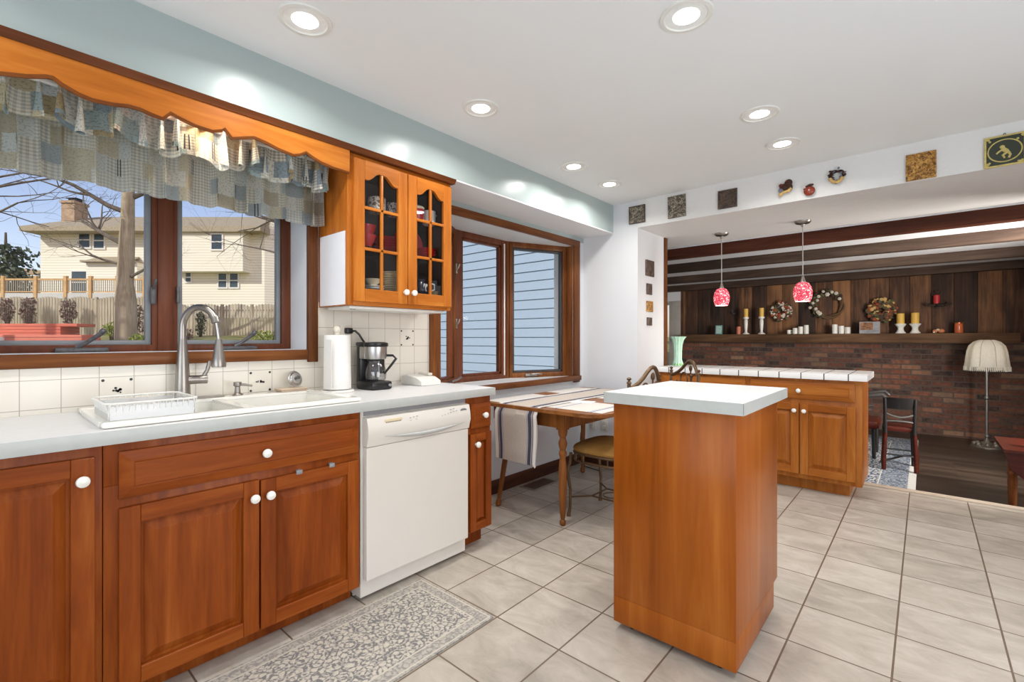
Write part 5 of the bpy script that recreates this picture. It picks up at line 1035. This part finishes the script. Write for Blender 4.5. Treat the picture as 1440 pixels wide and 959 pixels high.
# area rug and the small chairs
m = MB(); m.box(.9, 2.45, 5.1, 8.32, FZ+.0005, FZ+.010, .003)
single('area_rug', m, rug_mat('blue_rug', srgb(206, 204, 198), srgb(104, 116, 132), srgb(54, 64, 84), 26, 1.55, 3.22, .27, .05), 'blue and cream patterned area rug in the sunken family room', 'rug')
def small_chair(loc, rz, label, seatm, backm, frame):
    t = thing('small_chair', label, 'chair', loc, rz, 'small chairs on the blue rug'); w = .115
    for sx in (-1, 1):
        m = MB(); m.tube([(sx*w*1.12, -.155, .001), (sx*w*1.12, -.13, .14), (sx*w*1.05, -.12, .30), (sx*w, -.125, .40)], [.020, .024, .020, .018], 10); part('leg', m, frame, t, local=True)
        m = MB(); m.tube([(sx*w*1.12, .19, .001), (sx*w*1.05, .165, .2), (sx*w, .15, .42)], [.022, .02, .02], 10); part('leg', m, blackwood, t, local=True)
        m = MB(); m.tube([(sx*w, -.125, .38), (sx*w*1.02, -.14, .55), (sx*w*1.05, -.17, .745)], [.02, .017, .017], 10); part('back_post', m, blackwood, t, local=True)
        m = MB(); m.tube([(sx*w*1.1, -.14, .09), (sx*w*1.08, .16, .11)], .008, 8); part('stretcher', m, blackwood, t, local=True)
    m = MB(); m.tube([(-w, -.135, .16), (w, -.135, .16)], .008, 8); m.tube([(-w, .17, .16), (w, .17, .16)], .008, 8); m.tube([(-w, -.14, .09), (w*.3, .02, .13), (w, .16, .11)], .011, 8); part('stretcher', m, blackwood, t, local=True)
    m = MB(); m.box(-.135, .135, -.13, .19, .395, .452, .02); part('seat', m, seatm, t, local=True)
    m = MB(); m.grid(12, 4, lambda a, b: (-.118+.236*a, -.150-.03*math.sin(PI*a)-.03*b, .635+.115*b)); m.v += [v+Vector((0, .02, 0)) for v in list(m.v)]; n = len(m.v)//2; m.f += [[i+n for i in f][::-1] for f in list(m.f)]; m.m = [0]*len(m.f); part('backrest', m, backm, t, local=True)
    m = MB(); m.tube([(-w+2*w*i/10, -.145-.02*math.sin(PI*i/10), .585-.035*math.sin(PI*i/10)) for i in range(11)], .009, 8); m.tube([(-w+2*w*i/10, -.14-.015*math.sin(PI*i/10), .50+.01*math.sin(PI*i/10)) for i in range(11)], .008, 8); part('back_slat', m, plain('worn_silver_wood', srgb(84, 80, 78), .4), t, local=True)
    return t
small_chair((2.31, 6.38, FZ+.0118), math.radians(4), 'small black chair with a red seat frame, seen from behind on the blue rug', redwood, blackwood, redwood)
t = thing('armchair', 'dark curved armchair partly hidden behind the right end of the peninsula', 'chair', (1.92, 6.9, FZ+.0105))
m = MB(); m.box(1.62, 2.12, 6.66, 7.14, FZ+.34, FZ+.44, .03); part('seat', m, redwood, t)
for (x, y) in ((1.66, 6.7), (2.08, 6.7), (1.66, 7.1), (2.08, 7.1)):
    m = MB(); m.tube([(x, y, FZ+.011), (x, y, FZ+.36)], [.018, .024], 10); part('leg', m, blackwood, t)
for yy in (6.68, 7.12):
    m = MB(); m.tube([(1.62, yy, FZ+.42), (1.72, yy, FZ+.56), (1.95, yy, FZ+.70), (2.16, yy, FZ+.74), (2.2, yy, FZ+.70)], [.022, .024, .026, .024, .02], 10); part('armrest', m, plain('pewter_wood', srgb(52, 48, 46), .35), t)
    m = MB(); m.tube([(1.66, yy, FZ+.44), (1.85, yy, FZ+.53), (2.05, yy, FZ+.56)], .018, 10); part('side_rail', m, plain('pewter_wood2', srgb(64, 60, 57), .35), t)
m = MB(); m.box(1.58, 1.64, 6.66, 7.14, FZ+.42, FZ+.86, .02); part('backrest', m, blackwood, t)

# side table at the right edge with a bottle
def q3(u, v, y): # a point of the plane y=const seen at photo pixel (u,v), used for sizes measured from the photo
    f = (-math.sin(YAW), math.cos(YAW)); r = (math.cos(YAW), math.sin(YAW)); a = (u-720)/FPX; dx, dy = f[0]+a*r[0], f[1]+a*r[1]; s = y/dy; return CX+dx*s, H-(v-476.2)/FPX*s
t = thing('side_table', 'dark red wooden drop-leaf side table at the right edge of the photo', 'table', (3.27, 5.62, FZ))
m = MB(); m.prism([(2.975, 5.30, .312), (3.62, 5.30, .312), (3.62, 5.98, .312), (2.975, 5.98, .312)], (0, 0, .022)); part('tabletop', m, redwood, t)
m = MB(); m.prism([(2.985, 5.312, .310), (3.60, 5.312, .310), (3.60, 5.312, .10), (3.10, 5.312, .10), (3.015, 5.312, .185)], (0, .014, 0)); part('drop_leaf', m, redwood, t)
for x, y in ((3.03, 5.37), (3.55, 5.37), (3.30, 5.92), (3.55, 5.92)):
    m = MB(); m.lathe([(.016, 0), (.024, .06), (.030, .25), (.027, .29), (.034, .305), (.034, .32), (.024, .335), (.032, .35), (.032, .475)], (x, y, FZ+.001), 18); part('leg', m, trimwood['z'], t)
t = thing('bottle', 'blue-grey bottle with a white cap on the side table', 'bottle', (3.17, 5.55, .334)); m = MB(); m.lathe([(.034, 0), (.036, .01), (.036, .10), (.02, .15), (.02, .152)], (3.155, 5.52, .3345), 20); part('body', m, plain('slate_plastic', srgb(70, 84, 102), .35), t); m = MB(); m.lathe([(.022, 0), (.022, .022), (0, .024)], (3.155, 5.52, .3345+.15), 16); part('cap', m, white_plastic, t)

# ------------------------------------------------------------------ outdoors: own house's wing and an added sun block overhead
m = MB(); rows = int(3.6/.111); z = -1.0
while z < 3.4: m.prism([(-7.2, 4.36, z), (-7.2, 4.335, z), (-7.2, 4.352, z+.111), (-7.2, 4.36, z+.111)], (6.98, 0, 0)); z += .111
struct('wall_siding', m, plain('blue_grey_siding', srgb(166, 184, 206), .6, var=.015), smooth=False)
m = MB(); m.box(-WT-.02, 6.5, -7, 11, 2.62, 5.4); m.box(-7.3, -WT-.02, 4.3, 10, 3.35, 5.2); struct('sun_block', m, plain('sun_block_blue', srgb(170, 188, 204), .7), smooth=False)  # unseen boxes added overhead to keep the direct sun off
m = MB(); m.box(-7.2, -2.45, 4.36, 4.5, -1.0, 3.36); m.box(-2.45, -WT, 4.36, 4.5, -1.0, 3.36); struct('wing_wall', m, white_wall, smooth=False)

# the yard: everything is set out along the window's line of sight with real distances
YM = Matrix.Translation((CX, 0, 0)) @ Matrix.Rotation(YAW, 4, 'Z')     # x right, y away, z up
def yd(u, v, d): return Vector(((u-720)*d/FPX, d, H+(476.2-v)*d/FPX))  # yard point for a direction measured in the photo
def Yw(p): return YM @ Vector(p)
def ypart(name, mb, mat, t, label=None, kind=None):
    mb.v = [YM @ v for v in mb.v]; return part(name, mb, mat, t, label, kind=kind)
def ything(name, label, cat, p, group=None): return thing(name, label, cat, tuple(YM @ Vector(p)), 0, group)
GP = [(0, -.7), (6, -.5), (14, .35), (25, 1.36), (34, 2.6), (45, 3.6), (90, 4.2)]
def gz(d):
    for (a, za), (b, zb_) in zip(GP[:-1], GP[1:]):
        if d <= b: return za+(zb_-za)*(d-a)/(b-a)
    return GP[-1][1]
lawn_m = N('lawn'); nz = lawn_m.noise(lawn_m.co(), 2.2, 6, .7); lawn = lawn_m.fin(lawn_m.ramp(nz, [(.3, srgb(118, 112, 72)), (.5, srgb(146, 140, 90)), (.66, srgb(126, 142, 78))]), .95)
m = MB(); m.grid(24, 45, lambda a, b: YM @ Vector((-62+70*a, 3.2+86.8*b, gz(3.2+86.8*b)))); struct('ground', m, lawn)

# neighbour's house
k = N('cream_siding'); z_ = k.sep(k.co())[2]; st_ = k.math('FRACT', k.math('MULTIPLY', z_, 5.)); c = k.mix(k.math('LESS_THAN', st_, .12), srgb(240, 236, 218), srgb(192, 187, 168)); creamsid = k.fin(c, .7)
k = N('shingles'); nz = k.noise(k.co(scale=(2, 2, 6)), 5, 4); shingle = k.fin(k.ramp(nz, [(.3, srgb(146, 134, 114)), (.7, srgb(190, 178, 154))]), .9)
D = 36.; s_ = D/FPX; X = lambda u: (u-720)*s_; Z = lambda v: H+(476.2-v)*s_
t = ything('neighbour_house', 'cream two-storey house with a brown roof beyond the fence', 'house', (X(220), D+3, gz(D)))
m = MB(); m.box(X(57), X(372), D, D+8, gz(D)-1.5, Z(322)); m.box(X(250), X(352), D-1.0, D, Z(384), Z(330)); ypart('wall', m, creamsid, t)
m = MB()   # roof with a hip at the left, gable towards the right
e0, e1 = Z(323), Z(299)
m.add([(X(50), D-1.2, e0), (X(378), D-1.2, e0), (X(378), D+8.4, e0), (X(50), D+8.4, e0), (X(80), D+3.6, e1+.6), (X(371), D+3.6, e1+.6),
       (X(50), D-1.2, e0-.35), (X(378), D-1.2, e0-.35), (X(378), D+8.4, e0-.35), (X(50), D+8.4, e0-.35)],
      [(0, 1, 5, 4), (1, 2, 5), (2, 3, 4, 5), (3, 0, 4), (6, 7, 1, 0), (7, 8, 2, 1), (8, 9, 3, 2), (9, 6, 0, 3), (9, 8, 7, 6)])
m.box(X(245), X(356), D-1.3, D-.05, Z(327), Z(331)); ypart('roof', m, shingle, t)
m = MB(); m.prism([(X(372), D+.0, gz(D)-1.5), (X(390), D+.6, gz(D)-1.5), (X(390), D+.6, Z(340)), (X(381), D+.3, Z(305)), (X(372), D, Z(330))], (0, 6, 0)); ypart('gable_wing', m, creamsid, t)
m = MB(); m.prism([(X(133), D-1.3, Z(372)), (X(200), D-1.3, Z(372)), (X(196), D, Z(361)), (X(140), D, Z(361))], (0, .2, -.0)); m.box(X(134), X(205), D-1.3, D, Z(372), Z(369.5)); ypart('porch_roof', m, shingle, t)
m = MB(); m.box(X(136), X(206), D-.9, D, gz(D)-1, Z(372)); ypart('bump_out', m, creamsid, t)
def hwin(u0, v0, u1, v1, dd=0.):
    f = MB(); a, b, z0, z1 = X(u0), X(u1), Z(v1), Z(v0); y = D+dd
    f.box(a-.1, b+.1, y-.08, y, z0-.12, z0); f.box(a-.1, b+.1, y-.08, y, z1, z1+.12); f.box(a-.1, a, y-.08, y, z0, z1); f.box(b, b+.1, y-.08, y, z0, z1); f.box(a, b, y-.07, y, (z0+z1)/2-.04, (z0+z1)/2+.04)
    fo = ypart('window', f, white_plastic, t); g = MB(); g.box(a, b, y-.04, y+.005, z0, z1); ypart('pane', g, hglass, fo)
hglass = plain('distant_glass', srgb(72, 86, 96), .12, var=.3, scale=1.2)
for q in ((112, 327, 127, 348), (133, 328, 147, 349), (310, 334, 324, 354)): hwin(*q, dd=(-1.0 if q[0] > 300 else 0))
for q in ((262, 384, 269, 396), (308, 385, 319, 404), (324, 385, 335, 404)): hwin(*q)
hwin(102, 382, 135, 412)
m = MB(); m.box(X(65), X(84), D+1.2, D+2.4, Z(340), Z(275)); m.box(X(64), X(85), D+1.1, D+2.5, Z(279), Z(276)); ch = ypart('chimney', m, plain('tan_brick', srgb(176, 152, 126), .9, var=.2, scale=3), t)
m = MB(); m.box(X(70), X(81), D+1.5, D+2.1, Z(275), Z(271)); m.box(X(68), X(83), D+1.4, D+2.2, Z(271), Z(270)); ypart('chimney_cap', m, black_p, ch)
# deck in front of it
D = 32.; s_ = D/FPX
decw = plain('deck_wood', srgb(206, 168, 118), .8, var=.15, scale=4); t = ything('deck', 'raised wooden deck with railings behind the neighbour\'s house', 'deck', (X(100), D+1, gz(D)))
m = MB(); m.box(X(-30), X(206), D, D+2.4, Z(420), Z(412)); ypart('platform', m, plain('deck_fascia', srgb(200, 200, 196), .7), t)
m = MB(); m.box(X(-30), X(206), D, D+.09, Z(394), Z(391.5)); m.box(X(-30), X(206), D+.01, D+.08, Z(411), Z(409.5)); ypart('rail', m, decw, t)
m = MB()
for u in range(-30, 206, 3): m.box(X(u), X(u)+.04, D+.02, D+.06, Z(410), Z(393))
ypart('baluster', m, plain('pale_baluster', srgb(170, 164, 150), .6), t, kind='stuff')
for u in (4, 50, 92, 127, 165, 203): m = MB(); m.box(X(u)-.1, X(u)+.1, D-.06, D+.14, gz(D)-.5, Z(388)); ypart('post', m, decw, t)
# fence: panels and posts
fm = wood('weathered_fence', srgb(150, 136, 116), srgb(186, 174, 152), srgb(208, 198, 178), 'z', .9, 0); D = 25.; s_ = D/FPX
t = ything('fence', 'weathered grey picket fence across the back of the yard', 'fence', (X(190), D, gz(D)))
edges = [(-60, 0), (0, 45), (45, 90), (90, 135), (135, 180), (180, 225), (225, 270), (270, 312), (312, 354), (354, 396), (396, 440)]
for u0, u1 in edges:
    m = MB(); a, b = X(u0), X(u1); n = int((b-a)/.15); vt = 421 if u0 < 215 else 431
    for i in range(n):
        f = (i+.5)/n; x = a+(b-a)*f; zt = Z(vt)+.16*math.sin(PI*f); m.prism([(x-.06, D, gz(D)-.1), (x+.06, D, gz(D)-.1), (x+.06, D, zt-.05), (x, D, zt), (x-.06, D, zt-.05)], (0, .03, 0))
    for zz in (gz(D)+.3, Z(vt)-.25): m.box(a, b, D+.03, D+.07, zz, zz+.09)
    ypart('fence_panel', m, fm, t)
    m = MB(); m.box(b-.06, b+.06, D-.03, D+.09, gz(D)-.1, Z(vt)+.12); ypart('fence_post', m, fm, t)
# shrubs and vines on the fence
def leaves(mb, n, f, s, seed):
    rr = random.Random(seed)
    for q in range(n):
        c = Vector(f(rr)); a = Vector((rr.gauss(0, 1), rr.gauss(0, 1), rr.gauss(0, 1))).normalized(); b = a.orthogonal().normalized(); e = a.cross(b); k_ = s*rr.uniform(.6, 1.3)
        mb.add([c-b*k_*.5, c+e*k_, c+b*k_*.5, c-e*k_*.6], [(0, 1, 2, 3)])
ivy_m = [plain('ivy_leaf', srgb(118, 92, 84), .8, var=.35, scale=9), plain('green_shrub', srgb(150, 164, 74), .8, var=.3, scale=9), plain('dark_shrub', srgb(84, 92, 62), .8, var=.3, scale=9)]
def shrub(u, v0, v1, w, d, mi, n, label, seed, nm='climbing_vine', cat='vine'):
    c = yd(u, (v0+v1)/2, d); hh = (v1-v0)*d/FPX/2; ww = w*d/FPX; zb_ = min(gz(d), c.z-hh)
    t = ything(nm, label, cat, (c.x, d, gz(d))); m = MB()
    for q in range(4): m.tube([(c.x+(q-1.5)*ww*.15, d, gz(d)-.05), (c.x+(q-1.5)*ww*.3, d+.02, c.z), (c.x+(q-1.5)*ww*.45, d, c.z+hh*.8)], [.03, .02, .008], 6)
    ypart('stem', m, dkv, t); m = MB()
    def f(r):
        while True:
            x, y, z = r.uniform(-1, 1), r.uniform(-1, 1), r.uniform(-1, 1)
            if x*x+y*y+abs(z)**3 < 1+.25*math.sin(7*z+seed): return (c.x+x*ww, d+y*.28, c.z+z*hh)
    leaves(m, n, f, .06*d/20, seed); ypart('foliage', m, ivy_m[mi], t)
shrub(10, 420, 452, 9, 24.4, 0, 420, 'reddish vine on the fence at the far left', 1); shrub(40, 418, 456, 11, 24.4, 0, 520, 'reddish vine on the fence, second from the left', 2); shrub(96, 420, 456, 11, 24.4, 0, 520, 'reddish vine on the fence left of the big tree trunk', 3)
shrub(187, 424, 478, 17, 23.8, 0, 900, 'tall reddish vine on the fence right of the big tree trunk', 4); shrub(282, 436, 474, 6, 24.2, 2, 300, 'thin dark vine on the fence behind the faucet', 5); shrub(262, 462, 480, 9, 22.5, 0, 220, 'low reddish shrub below the fence behind the faucet', 9, 'shrub', 'shrub'); shrub(380, 465, 482, 30, 22, 1, 500, 'low green ground cover at the fence foot on the right', 8, 'shrub', 'shrub')
shrub(158, 452, 474, 12, 22.5, 1, 420, 'yellow-green shrub beside the red planter', 6, 'shrub', 'shrub'); shrub(196, 470, 482, 14, 21.5, 1, 300, 'low bright green shrub near the windowsill line', 7, 'shrub', 'shrub')
# red planter
D = 20.; s_ = D/FPX; t = ything('raised_planter', 'two-tier raised planter of red boards in the yard', 'planter', (X(50), D, gz(D)))
rb = plain('red_stained_boards', srgb(206, 112, 88), .7, var=.12, scale=5)
m = MB()
for i in range(4): z1 = Z(455)-i*.135; m.box(X(-40), X(85 if i else 108), D, D+.9, z1-.125, z1, .01)
ypart('upper_tier', m, rb, t); m = MB()
for i in range(5): z1 = Z(471)-i*.125; m.box(X(-40), X(142), D-.9, D, z1-.115, z1, .01)
ypart('lower_tier', m, plain('orange_red_boards', srgb(214, 124, 104), .7, var=.1, scale=5), t)
m = MB(); m.box(X(-40)+.03, X(80), D+.03, D+.85, gz(D)-.2, Z(457)); ypart('fill', m, plain('soil', srgb(120, 96, 78), .9), t)
m = MB(); m.box(X(31), X(40), D-1.1, D-.91, Z(481), Z(474), .05); ypart('white_pot', m, white_plastic, t)
# trees
def grow(mb, p, d, L, r, lev, rr, n=5):
    pts = [Vector(p)]; dd = Vector(d).normalized()
    for i in range(n): dd = (dd+Vector((rr.gauss(0, .14), rr.gauss(0, .14), rr.gauss(0, .08)+.03))).normalized(); pts.append(pts[-1]+dd*L/n)
    mb.tube(pts, [r*(1-.62*i/n) for i in range(n+1)], 7 if lev > 1 else 5)
    if lev > 0:
        for q in range(3 if lev > 1 else 4):
            i = rr.randint(2, n); a = (pts[i]-pts[i-1]).normalized(); o = Vector((rr.gauss(0, 1), rr.gauss(0, 1), rr.gauss(.15, .5))).normalized()
            grow(mb, pts[i], a*.7+o*.8, L*rr.uniform(.5, .72), r*(1-.62*i/n)*.62, lev-1, rr, n)
bark = wood('tree_bark', srgb(130, 116, 98), srgb(176, 162, 138), srgb(204, 192, 168), 'z', .95, 0); bark2 = wood('grey_bark', srgb(84, 78, 72), srgb(116, 108, 98), srgb(140, 132, 120), 'z', .95, 0)
d = 22.; rr = random.Random(21); t = ything('bare_tree', 'big bare tree with a thick pale trunk behind the left windowpane', 'tree', yd(177, 478, d)[:2]+(gz(d),) if False else (yd(177, 478, d).x, d, gz(d)))
m = MB(); P = [(177, 520), (177, 425), (176, 400), (178, 350), (180, 290), (182, 230), (184, 150)]; pts = [yd(u, v, d) for u, v in P]; pts[0].z = gz(d)-.2
m.tube(pts, [q*d/FPX for q in (13, 12.5, 10, 9.3, 7.6, 6.5, 5)], 14); ypart('trunk', m, bark, t)
for (A, Bd, L, r, sd) in (((177, 345), (-1, .1, .5), 3.6, .13, 1), ((180, 300), (-1, -.3, .35), 4.0, .12, 2), ((181, 280), (.9, .2, .55), 4.2, .12, 3), ((178, 392), (.9, -.2, .35), 2.2, .08, 4), ((182, 235), (-.8, .2, .9), 4.2, .13, 5), ((183, 190), (.7, -.1, 1), 4.5, .13, 6), ((184, 155), (-.3, .4, 1), 4.5, .14, 7), ((176, 372), (-1, .1, .1), 2.6, .07, 8)):
    m = MB(); q = random.Random(sd*13); grow(m, yd(A[0], A[1], d), Bd, L, r, 3, q); ypart('branch', m, bark2, t)
d = 17.; t = ything('bare_tree', 'slender bare tree left of the frame whose thin branches cross the sky', 'tree', (yd(-150, 470, d).x, d, gz(d)))
m = MB(); b0 = yd(-150, 470, d); b0.z = gz(d)-.2; m.tube([b0, b0+Vector((.1, 0, 3)), b0+Vector((.3, .1, 6.5)), b0+Vector((.4, .2, 10))], [.22, .18, .13, .07], 10); ypart('trunk', m, bark2, t)
for i, (h_, Bd, L) in enumerate(((4.3, (1, .1, .25), 4.6), (5.2, (1, -.2, .3), 4.8), (6.0, (1, .2, .2), 4.6), (6.8, (1, 0, .5), 4), (7.8, (.6, .3, .8), 3.5), (6, (-1, .2, .4), 3))):
    m = MB(); grow(m, b0+Vector((.28, .08, h_)), Bd, L, .075, 3, random.Random(70+i)); ypart('branch', m, bark2, t)
d = 19.; t = ything('bare_tree', 'bare tree right of the big trunk whose thin twigs cross the right windowpane', 'tree', (yd(470, 470, d).x, d, gz(d)))
m = MB(); b0 = yd(470, 470, d); b0.z = gz(d)-.2; m.tube([b0, b0+Vector((-.1, 0, 3)), b0+Vector((-.3, .1, 6)), b0+Vector((-.4, .2, 9))], [.2, .17, .12, .06], 10); ypart('trunk', m, bark2, t)
for i, (h_, Bd, L) in enumerate(((3.6, (-1, .1, .3), 3.8), (4.8, (-1, -.2, .25), 4.2), (5.8, (-1, .2, .1), 4.4), (6.8, (-.9, 0, .5), 3.6))):
    m = MB(); grow(m, b0+Vector((-.28, .08, h_)), Bd, L, .06, 3, random.Random(90+i)); ypart('branch', m, bark2, t)
d = 44.; c = yd(8, 372, d); t = ything('evergreen_tree', 'dark evergreen tree at the far left behind the deck', 'tree', (c.x, d, gz(d)))
m = MB(); m.tube([(c.x, d, gz(d)-.3), (c.x, d, c.z+3)], [.35, .08], 10); ypart('trunk', m, bark2, t); m = MB()
leaves(m, 1500, lambda r: (lambda z: (c.x+r.gauss(0, 1)*1.25*(1-.55*(z+1)/2), d+r.gauss(0, 1)*1.2, c.z-1.2+z*3.0))(r.uniform(-1, 1)), .32, 5); ypart('foliage', m, plain('pine_green', srgb(92, 104, 84), .8, var=.35, scale=3), t)
D = 48.; s_ = D/FPX; t = ything('distant_house', 'low house with a tan roof behind the deck at the far left', 'house', (X(22), D, gz(D))); m = MB(); m.box(X(-40), X(54), D, D+6, gz(D)-1, Z(388)); ypart('wall', m, creamsid, t)
m = MB(); m.prism([(X(-44), D-.6, Z(388)), (X(57), D-.6, Z(388)), (X(36), D+3, Z(378)), (X(-20), D+3, Z(372))], (0, .0, .12)); m.add([(X(57), D-.6, Z(388)), (X(57), D+6.6, Z(388)), (X(36), D+3, Z(378))], [(0, 1, 2)]); ypart('roof', m, plain('tan_roof', srgb(186, 160, 122), .9, var=.1, scale=2), t)
